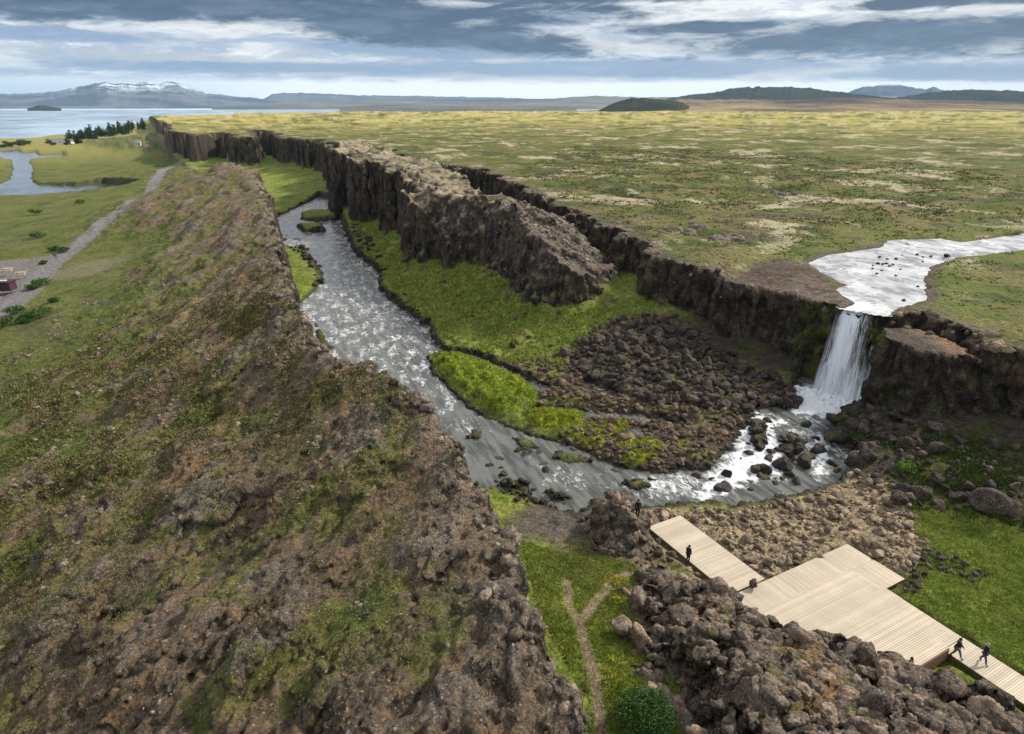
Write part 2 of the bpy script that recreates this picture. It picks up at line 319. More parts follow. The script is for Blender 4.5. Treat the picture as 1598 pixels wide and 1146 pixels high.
def height(x, y, full=False):
    r = np.hypot(x, y)
    near = smooth(500, 200, r)
    n6 = fbm2(x, y, 6.0, 4, 1); n30 = fbm2(x, y, 28.0, 4, 2)
    n1 = fbm2(x, y, 1.6, 3, 3)
    # floor
    tus = np.abs(fbm2(x, y, 3.4, 4, 35, .55)); h = floor_f(x, y) + n6 * 0.55 + n1 * 0.10 + .9 * (tus - .15) * smooth(40, 60, r)
    sp = sdf(plate_poly, x, y); sf = sdf(fin_poly, x, y, 60); sl = sdf(left_poly, x, y)
    jag = 1.6 * fbm2(x, y, 9.0, 3, 5) + 0.9 * fbm2(x, y, 2.6, 3, 6)
    colm = cells(x, y, 1.9, 2)
    jag = jag + (0.45 - colm[0]) * 1.1 + 1.6 * np.tanh(7 * fbm2(x, y, 13.0, 3, 19)) * smooth(85, 120, r) * smooth(0, .2, np.abs(x - 46) / 50)
    farj = 1 + 1.5 * smooth(150, 400, r)
    infall = np.exp(-(((x - 46) ** 2 + (y - 83) ** 2) / 60.0))
    spj = sp + jag * farj * (1 - 0.75 * infall); sfj = sf + jag * (1 + 1.0 * smooth(110, 250, r))
    # talus aprons at the cliff feet
    h = h + 1.7 * np.exp(-np.maximum(-sf - 0.4, 0) / 2.2) * (1 + .4 * n6) * (sf > -30)
    h = h + .8 * np.exp(-np.maximum(-sp - 0.4, 0) / 2.0) * (1 - infall) * (sp > -30)
    # river carving on the gorge floor
    lv = lvl_f(x, y)
    rm = (x > -90) & (x < 70) & (y > 30) & (y < 420)
    sr = np.full(x.shape, -30.0); xs = x[rm]; ys = y[rm]
    a = sdf(riv_main, xs, ys)
    for p in isl: a = np.minimum(a, -sdf(p, xs, ys))
    for ln, w in chan: a = np.maximum(a, w - dline(ln, xs, ys, 20))
    a = a + 0.45 * fbm2(xs, ys, 2.2, 3, 8)
    sr[rm] = a
    bank = lv + 0.12 + (0.75 - .6 * smooth(12, 6, np.hypot(x - 42, y - 72))) * smooth(0, 2.0, -sr) + 0.35 * n1
    hfloor = np.where(sr < 0, np.maximum(h, bank), h)
    bed = lv - 0.15 - 0.5 * smooth(0, 1.2, sr) + 0.12 * n1
    hfloor = np.where(sr > 0, np.minimum(bed, hfloor), hfloor)
    i1 = sdf(isl[0], x, y, 10); i2 = sdf(isl[1], x, y, 10)
    hfloor = hfloor + 0.55 * smooth(-.2, 1.6, i1) * (1 + 1.6 * n1 + .8 * n6) + 0.5 * smooth(-.2, 1.0, i2) * (1 + 1.5 * n1)
    h = hfloor
    # small outcrop beside the pier and the big one before the deck
    so = sdf(small_poly, x, y, 10); b1, b2, b3 = cells(x, y, 1.5, 7)
    h = h + smooth(-0.3, 2.8, so + n1 * .8) * (3.4 + 1.2 * (b3 - .5)) 
    oo = sdf(out_poly, x, y, 12); ot = out_f(x, y)
    c1_, c2_, c3_ = cells(x + .5 * n1, y + .5 * n6, 2.3, 17)
    lump = (0.55 - b1) * .9 + (b3 - .5) * 0.7 + (c3_ - .5) * 1.3 - .9 * smooth(.14, .0, c2_) - .5 * smooth(.12, 0, b2)
    wo = smooth(-.4, 1.1, oo + n1 * .6)
    h = lerp(h, np.maximum(h, ot - 0.8 + lump * (0.35 + .65 * smooth(5, 1, oo)) + 0.4 * n6), wo)
    ud = smooth(-.9, .2, under_deck(x, y)); h = np.where(oo < 1.0, lerp(h, np.minimum(h, .35 + .1 * n1), ud * (1 - smooth(-.2, 1.0, oo))), h)
    # fin
    wf = smooth(-1.0, 0.5, sfj)
    tip = smooth(160, 105, y) * (x > -20)
    ft = fin_f(x, y) + 1.3 * n6 + 1.3 * fbm2(x, y, 4.5, 4, 12) + .9 * smooth(-.05, .05, fbm2(x, y, 9, 3, 13)) - .4 + (0.5 - b1) * .5
    ft = ft + 1.5 * smooth(150, 190, y)
    dfr = dline(fin_poly[:14], x, y, 60); tipf = smooth(175, 135, y)
    ft = lerp(ft, np.minimum(ft + 1.5, h + 2.2 + 3.4 * dfr * (1 + .7 * n6) + 1.6 * n1), tipf)
    h = lerp(h, np.maximum(h, ft), wf)
    # plateau
    wp = smooth(-0.9, 0.5, spj)
    hum = 1.8 * n30 + 0.8 * fbm2(x, y, 9, 3, 14) * smooth(0, 6, sp)
    hum = hum * smooth(0, 25, sp) + (0.35 * n6 - .25 * smooth(3, 0, sp)) * (1 - smooth(0, 25, sp))
    pt = plate_f(x, y) + hum + 5 * smooth(500, 1500, r) * fbm2(x, y, 260, 3, 15)
    # hollow behind the fin
    su = sdf(upriv, x, y, 60) + .7 * fbm2(x, y, 3.5, 3, 9)
    pt = np.where(su > -40, lerp(pt, np.where(su > 0, UPZ - .1 - .3 * smooth(0, 1.5, su), np.maximum(pt, UPZ + .08 + .5 * smooth(0, 3, -su))), smooth(-14, -1, su)), pt)
    ssl = sdf(slab_poly, x, y, 30)
    pt = lerp(pt, 12.86 + .05 * n6 + 0.1 * smooth(.3, -.3, np.abs(fbm2(x, y, 5, 2, 33)) * 6 - .2) * -1, smooth(-1.5, .8, ssl))
    h = lerp(h, np.maximum(h, pt), wp)
    # block right of the fall
    sb = sdf(blk_poly, x, y, 20)
    wb = smooth(-.5, .35, sb + .35 * fbm2(x, y, 2.2, 3, 21) + (0.45 - colm[0]) * .4)
    h = np.where(sp < 1.0, lerp(h, np.maximum(h, 11.7 + .25 * n6 + .3 * n1), wb), h)
    gap = smooth(1.2, .2, np.abs(sp + .6)) * smooth(-.5, .8, sb + .6)
    h = h - 2.2 * gap
    # left ridge and the lowland beyond it
    ridgew = smooth(-7.2, 0.0, left_f(x, y))
    t = -0.12; ca, sa = math.cos(t), math.sin(t)
    ux = x * ca + y * sa; uy = -x * sa + y * ca        # uy runs along the gorge
    terr = fbm2(ux * 1.0, uy * 0.68, 7.5, 5, 22, .55)
    rid = 1 - np.abs(fbm2(ux, uy * .5, 11.0, 4, 23)) * 2.2
    lz = left_f(x, y) + ridgew * (1.7 * terr + .9 * (rid - .5) + .18 * n1 + .3 * (0.5 - b1) * smooth(-.1,.3,n6)) + (1 - ridgew) * .25 * n6
    sc1 = fbm2(ux, uy * .6, 13.0, 5, 27, .58); sc2 = fbm2(ux, uy * .75, 5.5, 5, 28, .58)
    lz = lz + ridgew * (.75 * smooth(-.05, .05, sc1) + .6 * smooth(.16, .22, sc1) - .7 + .30 * smooth(-.03, .05, sc2) + .35 * smooth(.19, .25, sc2) + .16 * fbm2(x, y, .6, 3, 29) * smooth(110, 60, r))
    crestn = np.exp(-np.abs(sl) / 3.0) * ridgew
    lz = lz + crestn * ((b3 - .4) * .8 + .5 * n6 - .3)
    sr2 = np.full(x.shape, -60.0)
    for p in low_rivers: sr2 = np.maximum(sr2, sdf(p, x, y, 60) + 1.2 * fbm2(x, y, 9, 3, 24))
    lz = np.where(sr2 > 0, np.minimum(lz, LOWZ - .4), np.where(ridgew < .5, np.maximum(lz, LOWZ + .15 + .4 * smooth(0, 6, -sr2)), lz))
    shore = W([(-200,212),(0,211),(110,207),(160,203),(200,196),(232,189),(240,186)], -8)
    pd = dline(path_w, x, y, 60)
    lz = lz - smooth(2.4, 1.2, pd) * .15 * (1 + 0 * r)
    wl = smooth(-.8, .7, sl + jag * .55)
    h = lerp(h, lz, wl)
    lake = np.where(r > 700, sdf(lake_poly, x, y) + 25 * fbm2(x, y, 130, 3, 25), -200)
    h = lerp(h, -12, smooth(-25, 30, lake) * smooth(-8, 5, -sp))
    h = lerp(h, -14, smooth(2150, 2500, r) * (sp < 120) )
    if full:
        return h, dict(r=r, sp=sp, sf=sf, sl=sl, sr=sr, su=su, ssl=ssl, oo=oo, so=so, sb=sb, wf=wf, wp=wp, wl=wl, i1=i1, i2=i2, sr2=sr2, pd=pd, n6=n6, n1=n1, n30=n30, terr=terr, rid=rid, b1=b1, b2=b2, b3=b3, ridgew=ridgew, ux=ux, uy=uy, lv=lv)
    return h

# ------------------------------------------------------------------ tagging and mesh helpers
def tag(o, label=None, cat=None, group=None, kind=None):
    if label: o['label'] = label
    if cat: o['category'] = cat
    if group: o['group'] = group
    if kind: o['kind'] = kind
    return o
def mesh_np(name, verts, faces, mat=None, smooth_=True, cols=None, attrs=None):
    """faces: (n,3) or (n,4) int array"""
    me = bpy.data.meshes.new(name); faces = np.asarray(faces); k = faces.shape[1]
    me.vertices.add(len(verts)); me.vertices.foreach_set('co', np.asarray(verts, np.float32).ravel())
    me.loops.add(faces.size); me.loops.foreach_set('vertex_index', faces.astype(np.int32).ravel())
    me.polygons.add(len(faces)); me.polygons.foreach_set('loop_start', np.arange(0, faces.size, k, dtype=np.int32))
    me.polygons.foreach_set('use_smooth', np.full(len(faces), bool(smooth_)))
    me.update(calc_edges=True)
    for nm, c in (attrs or {}).items():
        a = me.color_attributes.new(nm, 'FLOAT_COLOR', 'POINT')
        c = np.asarray(c, np.float32)
        if c.shape[1] == 3: c = np.concatenate([c, np.ones((len(c), 1), np.float32)], 1)
        a.data.foreach_set('color', c.ravel())
    if mat: me.materials.append(mat)
    return me
def link(name, me, parent=None, loc=(0, 0, 0)):
    o = bpy.data.objects.new(name, me); COL.objects.link(o); o.location = loc
    if parent: o.parent = parent
    return o
def empty(name, loc=(0, 0, 0), rz=0.0):
    o = bpy.data.objects.new(name, None); COL.objects.link(o); o.location = loc; o.rotation_euler = (0, 0, rz)
    o.empty_display_size = .3; return o
def newmat(name):
    m = bpy.data.materials.new(name); m.use_nodes = True; g = NG(m.node_tree); g.n.clear()
    out = g.node('ShaderNodeOutputMaterial'); b = g.node('ShaderNodeBsdfPrincipled'); g.l.new(b.outputs[0], out.inputs[0])
    b.inputs['Roughness'].default_value = .9; b.inputs['Specular IOR Level'].default_value = .25
    return m, g, b, out

# ------------------------------------------------------------------ materials
def ground_material():
    m, g, b, out = newmat('ground_cover')
    pos = g.node('ShaderNodeNewGeometry').outputs['Position']
    col = g.node('ShaderNodeAttribute', attribute_name='Col').outputs['Color']
    aux = g.node('ShaderNodeAttribute', attribute_name='Aux').outputs['Vector']
    ar, ag, ab = g.sep(aux)              # speckle, rock, grass
    f1 = g.noise(pos, 5.5, 5, .65); f2 = g.noise(pos, 1.3, 5, .6); f3 = g.noise(pos, .35, 4, .6)
    k = g.m('ADD', g.m('MULTIPLY', g.m('SUBTRACT', f1, .5), 3.4), g.m('MULTIPLY', g.m('SUBTRACT', f2, .5), 2.0))
    k = g.m('ADD', 1.0, k); k = g.m('MAXIMUM', k, .22)
    c = g.vm('SCALE', col, k)
    # hue drift between drier and fresher growth
    c = g.mix(g.m('MULTIPLY', g.ss(f2, .5, .72), .35), c, g.vm('MULTIPLY', c, (1.35, 1.1, .9)))
    c = g.mix(g.m('MULTIPLY', g.ss(f2, .5, .3), .35), c, g.vm('MULTIPLY', c, (.72, .9, .75)))
    wob = g.vm('ADD', pos, g.vm('SCALE', g.noise(pos, 6, 3, .6, True), .15))
    vd = g.voro(wob, 4.2); vc = g.sep(g.voro(wob, 4.2, out='Color'))
    thr = g.m('SUBTRACT', 1.0, g.m('MULTIPLY', ar, .55))
    sp = g.m('MULTIPLY', g.m('GREATER_THAN', vc[0], thr), g.ss(vd, .42, .16))
    vd2 = g.voro(wob, 9.0); vc2 = g.sep(g.voro(wob, 9.0, out='Color'))
    sp2 = g.m('MULTIPLY', g.m('GREATER_THAN', vc2[0], thr), g.ss(vd2, .45, .2))
    spk = g.mix(vc[1], (.34, .30, .26), (.50, .48, .44))
    c = g.mix(g.m('MULTIPLY', g.m('MAXIMUM', sp, sp2), .8), c, spk)
    g.l.new(c, b.inputs['Base Color'])
    hr = g.m('ADD', g.m('MULTIPLY', g.noise(pos, 1.6, 6, .7), 1.0), g.m('MULTIPLY', g.m('MINIMUM', g.voro(wob, 2.3), .5), .9))
    hg = g.m('ADD', g.m('MULTIPLY', g.noise(pos, 4.0, 6, .75), .6), g.m('MULTIPLY', g.noise(pos, 1.1, 3, .6), .5))
    h = g.m('ADD', g.m('MULTIPLY', hr, ag), g.m('MULTIPLY', hg, g.m('SUBTRACT', 1.0, ag)))
    h = g.m('ADD', h, g.m('MULTIPLY', sp, .12))
    g.l.new(g.bump(h, 1.0, .8), b.inputs['Normal'])
    b.inputs['Specular IOR Level'].default_value = .15
    return m
M_ground = ground_material()

def rock_material(name, base, light, dark, lichen=.35, moss=0.0):
    m, g, b, out = newmat(name)
    oi = g.node('ShaderNodeObjectInfo'); geo = g.node('ShaderNodeNewGeometry')
    pos = g.vm('ADD', geo.outputs['Position'], (0, 0, 0))
    rnd = g.m('FRACT', g.m('ADD', oi.outputs['Random'], geo.outputs['Random Per Island']))
    n1 = g.noise(pos, 1.7, 5, .65); n2 = g.noise(pos, 7, 4, .7)
    c = g.mix(g.ss(n1, .35, .68), dark, base)
    c = g.mix(g.ss(n2, .48, .72), c, light)
    c = g.mix(g.ss(rnd, .72, .95), c, g.vm('MULTIPLY', c, (1.15, 1.08, 1.0)))
    tone = g.m('ADD', .55, g.m('MULTIPLY', rnd, .95)); c = g.vm('SCALE', c, tone)
    wob = g.vm('ADD', pos, g.vm('SCALE', g.noise(pos, 5, 3, .6, True), .2))
    vd = g.voro(wob, 5.0); vc = g.sep(g.voro(wob, 5.0, out='Color'))
    sp = g.m('MULTIPLY', g.m('GREATER_THAN', vc[0], 1 - lichen * .5), g.ss(vd, .45, .15))
    nz = g.sep(geo.outputs['Normal'])[2]
    sp = g.m('MULTIPLY', sp, g.ss(nz, -.3, .5))
    c = g.mix(g.m('MULTIPLY', sp, .8), c, g.mix(vc[1], (.32, .29, .26), (.52, .50, .46)))
    if moss:
        mm = g.m('MULTIPLY', g.ss(nz, .35, .85), g.ss(g.noise(pos, .9, 4, .6), .5, .62))
        c = g.mix(g.m('MULTIPLY', mm, moss), c, (.13, .14, .03))
    g.l.new(c, b.inputs['Base Color'])
    h = g.m('ADD', g.noise(pos, 3.0, 6, .7), g.m('MULTIPLY', g.m('MINIMUM', g.voro(wob, 3.5), .5), .7))
    g.l.new(g.bump(h, 1.0, .28), b.inputs['Normal'])
    return m
M_lava = rock_material('lava_rock', (.27, .208, .155), (.40, .32, .245), (.10, .076, .058), .5)
M_boulder = rock_material('basalt_boulder', (.098, .076, .062), (.175, .14, .112), (.03, .024, .02), .12)
M_bar = rock_material('river_bar_stone', (.19, .135, .09), (.30, .23, .17), (.07, .05, .037), .1)
M_wet = rock_material('wet_basalt', (.045, .034, .03), (.10, .06, .04), (.018, .014, .013), .0, .5)
M_wet.node_tree.nodes['Principled BSDF'].inputs['Roughness'].default_value = .45
M_cobble = rock_material('river_cobble', (.36, .275, .19), (.52, .43, .32), (.15, .11, .08), .15)
M_pale = rock_material('lichen_rock', (.21, .175, .145), (.36, .31, .26), (.09, .072, .06), .7)

def grass_material(name, c1, c2):
    m, g, b, out = newmat(name)
    geo = g.node('ShaderNodeNewGeometry'); pos = geo.outputs['Position']
    n = g.noise(pos, .5, 5, .65); n3 = g.noise(pos, .9, 5, .7); rn = geo.outputs['Random Per Island']
    c = g.mix(g.ss(n, .35, .65), c1, c2); c = g.mix(g.m('MULTIPLY', g.ss(n3, .55, .66), .45), c, (c2[0] * 1.1 + .04, c2[1] * .85 + .02, c2[2] * 1.4 + .01)); c = g.vm('SCALE', c, g.m('ADD', .6, g.m('MULTIPLY', rn, .8)))
    g.l.new(c, b.inputs['Base Color']); b.inputs['Roughness'].default_value = .8
    return m
M_grass = grass_material('meadow_grass', (.19, .26, .035), (.35, .39, .08))
M_turf = grass_material('heath_turf', (.17, .125, .06), (.13, .13, .036))
M_bush = grass_material('willow_leaves', (.03, .085, .014), (.075, .15, .03))
M_conifer = grass_material('conifer_needles', (.018, .045, .02), (.03, .065, .028))
M_yellow = grass_material('yellow_flowers', (.45, .40, .02), (.5, .45, .03))

def plain(name, c, rough=.8, var=.25, scale=4, metal=0):
    m, g, b, out = newmat(name)
    pos = g.node('ShaderNodeNewGeometry').outputs['Position']
    n = g.noise(pos, scale, 4, .6)
    g.l.new(g.vm('SCALE', g.mix(0.0, c, c), g.m('ADD', 1 - var, g.m('MULTIPLY', n, 2 * var))), b.inputs['Base Color'])
    b.inputs['Roughness'].default_value = rough; b.inputs['Metallic'].default_value = metal
    return m

def water_material(name, deep, foam_sheen_col=(.78, .80, .82), rip=9.0, bstr=.5, stretch=(1, 1), rough=.12):
    m, g, b, out = newmat(name)
    pos = g.node('ShaderNodeNewGeometry').outputs['Position']
    foam = g.sep(g.node('ShaderNodeAttribute', attribute_name='Col').outputs['Vector'])[0]  # foam amount, with the painted sky sheen of far and upper river
    px_, py_, pz_ = g.sep(pos)
    t = .4
    u = g.m('ADD', g.m('MULTIPLY', px_, math.cos(t)), g.m('MULTIPLY', py_, math.sin(t)))
    v = g.m('SUBTRACT', g.m('MULTIPLY', py_, math.cos(t)), g.m('MULTIPLY', px_, math.sin(t)))
    q = g.comb(g.m('MULTIPLY', u, stretch[0]), g.m('MULTIPLY', v, stretch[1]), pz_)
    n1 = g.noise(q, rip * .17, 6, .62, dist=1.0); n2 = g.noise(g.vm('MULTIPLY', q, (1.5, .5, 1)), rip * .06, 5, .6)
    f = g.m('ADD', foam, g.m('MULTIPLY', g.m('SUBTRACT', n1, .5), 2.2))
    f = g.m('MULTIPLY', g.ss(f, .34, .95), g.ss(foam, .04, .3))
    c = g.mix(f, g.mix(g.ss(n2, .36, .62), deep, tuple(min(1, x * 2.6) for x in deep)), foam_sheen_col)
    g.l.new(c, b.inputs['Base Color'])
    g.l.new(g.m('ADD', g.m('ADD', rough, g.m('MULTIPLY', n2, .12)), g.m('MULTIPLY', f, .5)), b.inputs['Roughness'])
    b.inputs['Specular IOR Level'].default_value = .6; b.inputs['IOR'].default_value = 1.33
    h = g.m('ADD', g.noise(q, rip * .22, 4, .6), g.m('MULTIPLY', n1, .6))
    g.l.new(g.bump(h, bstr, .12), b.inputs['Normal'])
    return m
M_river = water_material('gorge_river_water', (.060, .063, .056), rip=9, bstr=.32, stretch=(1.6, .7), rough=.18)
M_up = water_material('upper_river_water', (.22, .22, .22), rip=6, bstr=.22, stretch=(.8, 1.4), rough=.22)  # pale base carries the reflected sky in its colour
M_still = water_material('lowland_water', (.05, .06, .075), rip=1.2, bstr=.08, rough=.08)

# ------------------------------------------------------------------ the terrain sheet
def build_terrain():
    th = np.concatenate([np.linspace(-1.25, -.90, 24)[:-1], np.linspace(-.90, .90, 640), np.linspace(.90, 1.25, 24)[1:]])
    rr = [9.0]
    while rr[-1] < 2700:
        r = rr[-1]; rr.append(r + max(min(.0024 * (r * r + 900) / 30, (.0052 * r if r < 650 else 1e9)), .0026 * r if r > 650 else 0))
    rr = np.array(rr)
    T, R = np.meshgrid(th, rr)
    x = (np.sin(T) * R).ravel(); y = (np.cos(T) * R).ravel()
    z = height(x, y)
    nt = len(th); nr = len(rr)
    idx = np.arange(nt * nr).reshape(nr, nt)
    a = idx[:-1, :-1].ravel(); b = idx[:-1, 1:].ravel(); c = idx[1:, 1:].ravel(); e = idx[1:, :-1].ravel()
    # pick the diagonal that follows the slope
    flip = np.abs(z[a] - z[c]) > np.abs(z[b] - z[e])
    t1 = np.where(flip[:, None], np.stack([a, b, e], 1), np.stack([a, b, c], 1))
    t2 = np.where(flip[:, None], np.stack([b, c, e], 1), np.stack([a, c, e], 1))
    tri = np.concatenate([t1, t2])
    V = np.stack([x, y, z], 1)
    for it in range(5):
        e = np.concatenate([tri[:, [0, 1]], tri[:, [1, 2]], tri[:, [2, 0]]]); e.sort(1)
        key = e[:, 0].astype(np.int64) * len(V) + e[:, 1]
        uk, inv = np.unique(key, return_inverse=True)
        ea = uk // len(V); eb = uk % len(V)
        L = np.linalg.norm(V[ea] - V[eb], axis=1); mid = (V[ea] + V[eb]) / 2
        dz = np.abs(V[ea, 2] - V[eb, 2])
        dist = np.linalg.norm(mid - np.array([0, 0, CAMZ]), axis=1)
        ang = np.abs(np.arctan2(mid[:, 0], mid[:, 1]))
        split = (L > .0065 * dist) & (dz > .45 * L) & (dist < 520) & (ang < .9) & (L > .22)
        if not split.any(): break
        nid = np.full(len(uk), -1, np.int64); nid[split] = len(V) + np.arange(split.sum())
        V = np.concatenate([V, mid[split]])
        n = len(tri); m = nid[inv]; m01 = m[:n]; m12 = m[n:2 * n]; m20 = m[2 * n:]
        cnt = (m01 >= 0).astype(int) + (m12 >= 0) + (m20 >= 0)
        out = [tri[cnt == 0]]
        # rotate so that the case is canonical
        for k in range(3):
            A, B, C = tri[:, k], tri[:, (k + 1) % 3], tri[:, (k + 2) % 3]
            mm = [m01, m12, m20]; e0, e1, e2 = mm[k], mm[(k + 1) % 3], mm[(k + 2) % 3]
            s = (cnt == 1) & (e0 >= 0)
            out += [np.stack([A[s], e0[s], C[s]], 1), np.stack([e0[s], B[s], C[s]], 1)]
            s = (cnt == 2) & (e2 < 0)
            out += [np.stack([A[s], e0[s], e1[s]], 1), np.stack([e0[s], B[s], e1[s]], 1), np.stack([A[s], e1[s], C[s]], 1)]
        s = cnt == 3
        A, B, C = tri[s].T; p, q, w = m01[s], m12[s], m20[s]
        out += [np.stack([A, p, w], 1), np.stack([p, B, q], 1), np.stack([w, q, C], 1), np.stack([p, q, w], 1)]
        tri = np.concatenate(out)
    return V, tri
def vnormals(V, tri):
    fn = np.cross(V[tri[:, 1]] - V[tri[:, 0]], V[tri[:, 2]] - V[tri[:, 0]])
    N = np.zeros_like(V)
    for k in range(3):
        for c in range(3): N[:, c] += np.bincount(tri[:, k], weights=fn[:, c], minlength=len(V))
    return N / (np.linalg.norm(N, axis=1)[:, None] + 1e-12)

V, tri = build_terrain()
N = vnormals(V, tri)
if N[:, 2].mean() < 0: tri = tri[:, ::-1]; N = -N
x, y = V[:, 0].copy(), V[:, 1].copy()
H0, S = height(x, y, True)
steep = smooth(.72, .42, N[:, 2])
# rough rock faces: columns and blocks pushed out along the normal
q = V.copy(); 
disp = perlin3(q / np.array([1.1, 1.1, 3.2]), 1) * .45 + perlin3(q / np.array([.55, .55, .7]), 2) * .25 + perlin3(q / 2.6, 3) * .4 + np.tanh(9 * perlin3(q / np.array([1.7, 1.7, 2.6]), 5)) * .38 + np.tanh(8 * perlin3(q / np.array([.9, .9, 1.0]), 6)) * .16
dist = np.linalg.norm(V - np.array([0, 0, CAMZ]), axis=1)
disp += perlin3(q / np.array([3.2, 3.2, 14.0]), 4) * 1.0 * smooth(90, 250, dist)
V = V + N * (disp * steep * smooth(25, 45, dist) * (1 - .45 * S['wl']))[:, None] * np.array([1, 1, .6])
N = vnormals(V, tri); steep = smooth(.80, .45, N[:, 2])

# ------------------------------------------------------------------ what grows or lies where (albedo per point)
def C(*a): return np.array(a)
def mixc(c, d, w): return c + (d - c) * np.asarray(w)[:, None]
def ground_colour(V, N, S, steep):
    x, y, z = V.T; r = S['r']; n = len(x)
    A = fbm2(x, y, 14, 5, 41, .6); B = fbm2(x, y, 4.5, 5, 42, .62); D = fbm2(x, y, 45, 4, 43, .6); E = fbm2(x, y, 1.2, 4, 44, .65)
    col = np.zeros((n, 3)); spk = np.zeros(n); rock = np.zeros(n)
    # gorge floor: bright grass, drier patches, stony brown
    g = mixc(np.tile(C(.17, .23, .035), (n, 1)), C(.29, .32, .065), smooth(-.25, .35, B))
    g = mixc(g, C(.075, .12, .018), smooth(.10, .40, A) * .7)
    g = mixc(g, C(.25, .21, .08), smooth(.10, .28, fbm2(x, y, 5, 6, 45, .65)) * .6)
    dgreen = sdf(green_deck, x, y, 40)
    g = mixc(g, mixc(np.tile(C(.13, .21, .022), (n, 1)), C(.21, .27, .04), smooth(-.2, .35, B)), smooth(-2, 2, dgreen))
    g = mixc(g, C(.15, .105, .07), smooth(.20, .34, fbm2(x, y, 3.2, 5, 36, .62)) * .75)
    stony = mixc(np.tile(C(.15, .11, .075), (n, 1)), C(.07, .055, .042), smooth(-.2, .3, E))
    stony = mixc(stony, C(.17, .19, .03), smooth(.12, .26, fbm2(x, y, 3.8, 5, 37, .62)) * np.maximum(smooth(24, 20, x), smooth(33, 28, x) * smooth(82, 88, y)) * .9)
    tal = sdf(talus_poly, x, y, 40); bar = sdf(bar_poly, x, y, 40); bch = sdf(beach_poly, x, y, 40); rrp = sdf(rr_poly, x, y, 40)
    wstone = np.maximum.reduce([smooth(-2, 1, tal + 3 * B), smooth(-1, .8, bar + 2 * B)]) * (1 - .75 * smooth(.1, .28, fbm2(x, y, 5, 5, 38, .6)) * smooth(36, 30, x))
    col = mixc(g, stony, wstone)
    col = mixc(col, mixc(np.tile(C(.045, .048, .022), (n, 1)), C(.075, .095, .018), smooth(0, .3, B)), smooth(-2, 2, rrp) * .9)
    beach = mixc(np.tile(C(.40, .31, .19), (n, 1)), C(.19, .15, .095), smooth(-.1, .35, E + .5 * B))
    beach = mixc(beach, C(.13, .14, .05), smooth(.1, .4, A) * .5)
    col = mixc(col, beach, smooth(-1.2, .8, bch + 1.5 * B) * smooth(0, -1.5, dgreen - 2))
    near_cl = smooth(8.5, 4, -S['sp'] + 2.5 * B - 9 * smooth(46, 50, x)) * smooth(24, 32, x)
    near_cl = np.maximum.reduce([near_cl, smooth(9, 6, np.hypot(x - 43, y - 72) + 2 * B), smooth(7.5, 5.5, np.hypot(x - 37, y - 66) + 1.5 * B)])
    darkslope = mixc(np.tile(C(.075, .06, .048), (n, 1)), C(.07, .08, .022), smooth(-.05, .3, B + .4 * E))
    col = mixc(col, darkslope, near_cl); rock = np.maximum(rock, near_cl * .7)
    # shingle by the left of the deck / river mud
    mud = np.hypot((x - 6.5) / 7, (y - 53) / 4)
    col = mixc(col, C(.17, .145, .115), smooth(1.3, .7, mud + .6 * B))
    mud2 = np.hypot((x - 9) / 6, (y - 46.5) / 4)
    col = mixc(col, mixc(np.tile(C(.22, .17, .10), (n, 1)), C(.10, .11, .03), smooth(0, .3, E)), smooth(1.2, .7, mud2 + .8 * B) * .8)
    mossy = np.maximum(smooth(-.3, .6, S['i1'] + .4 * E), smooth(-.3, .5, S['i2'] + .4 * E))
    i3 = np.maximum(sdf(W([(880,684),(930,660),(985,658),(975,690),(920,700)], .3), x, y, 10), sdf(W([(960,700),(1010,688),(1040,705),(1000,728),(968,720)], .3), x, y, 10))
    col = mixc(col, mixc(np.tile(C(.33, .37, .03), (n, 1)), C(.17, .21, .022), smooth(-.1, .4, B + .3 * E)), np.maximum(smooth(-.3, .5, S['i2']), smooth(-.5, .5, i3 + .6 * E)))
    col = mixc(col, mixc(np.tile(C(.22, .32, .03), (n, 1)), C(.27, .27, .06), smooth(.0, .4, B)), smooth(-.3, .6, S['i1']))
    # wet dark rims and beds
    edge = smooth(-1.3, -.1, S['sr'] + .5 * E)
    rim = edge * smooth(.6, -.2, S['sr']) * (1 - .7 * mossy)
    col = mixc(col, C(.05, .04, .032), rim * .9); rock = np.maximum(rock, rim * .8)
    col = mixc(col, C(.06, .06, .05), smooth(.0, .6, S['sr']))
    rock = np.maximum.reduce([rock, wstone * .8, smooth(-1, 1, bch) * .6])
    # trails in the cleft
    tr = np.minimum(dline(trail1, x, y, 30) * (1 + .2 * B), dline(trail2, x, y, 30) + .12)
    col = mixc(col, C(.30, .235, .14), smooth(.55, .22, tr + .25 * E))
    # fin and plateau
    pl = mixc(np.tile(C(.12, .14, .03), (n, 1)), C(.205, .175, .07), smooth(-.05, .2, A + .15 * smooth(230, 130, r)))
    pl = mixc(pl, C(.055, .08, .02), smooth(.02, .2, fbm2(x, y * 1.4, 26, 7, 46, .7)) * .85)
    pale = smooth(.10, .20, fbm2(x * .9, y * 1.1, 26, 8, 47, .74)) * smooth(90, 130, r)
    pl = mixc(pl, C(.50, .43, .29), pale * .9)
    pl = mixc(pl, C(.55, .46, .14), smooth(300, 1000, r) * .75 * smooth(-.3, .15, D + .35 * A))
    pl = mixc(pl, C(.15, .115, .075), smooth(.18, .36, fbm2(x, y, 13, 4, 48)) * .7 * smooth(420, 200, r))
    for (a, b, c_, d_, w) in ((45, 128, 11, 4, .6), (20, 136, 10, 7, .5), (62, 158, 16, 2.2, .8)):
        pl = mixc(pl, C(.10, .082, .07), smooth(1.1, .6, np.hypot((x - a) / c_, (y - b) / d_) + .5 * B) * w)
    gr = smooth(16, 2, np.abs(S['su'])) * (S['su'] < 0)
    pl = mixc(pl, C(.14, .19, .03), gr * .7 * smooth(-.2, .2, B + .1))
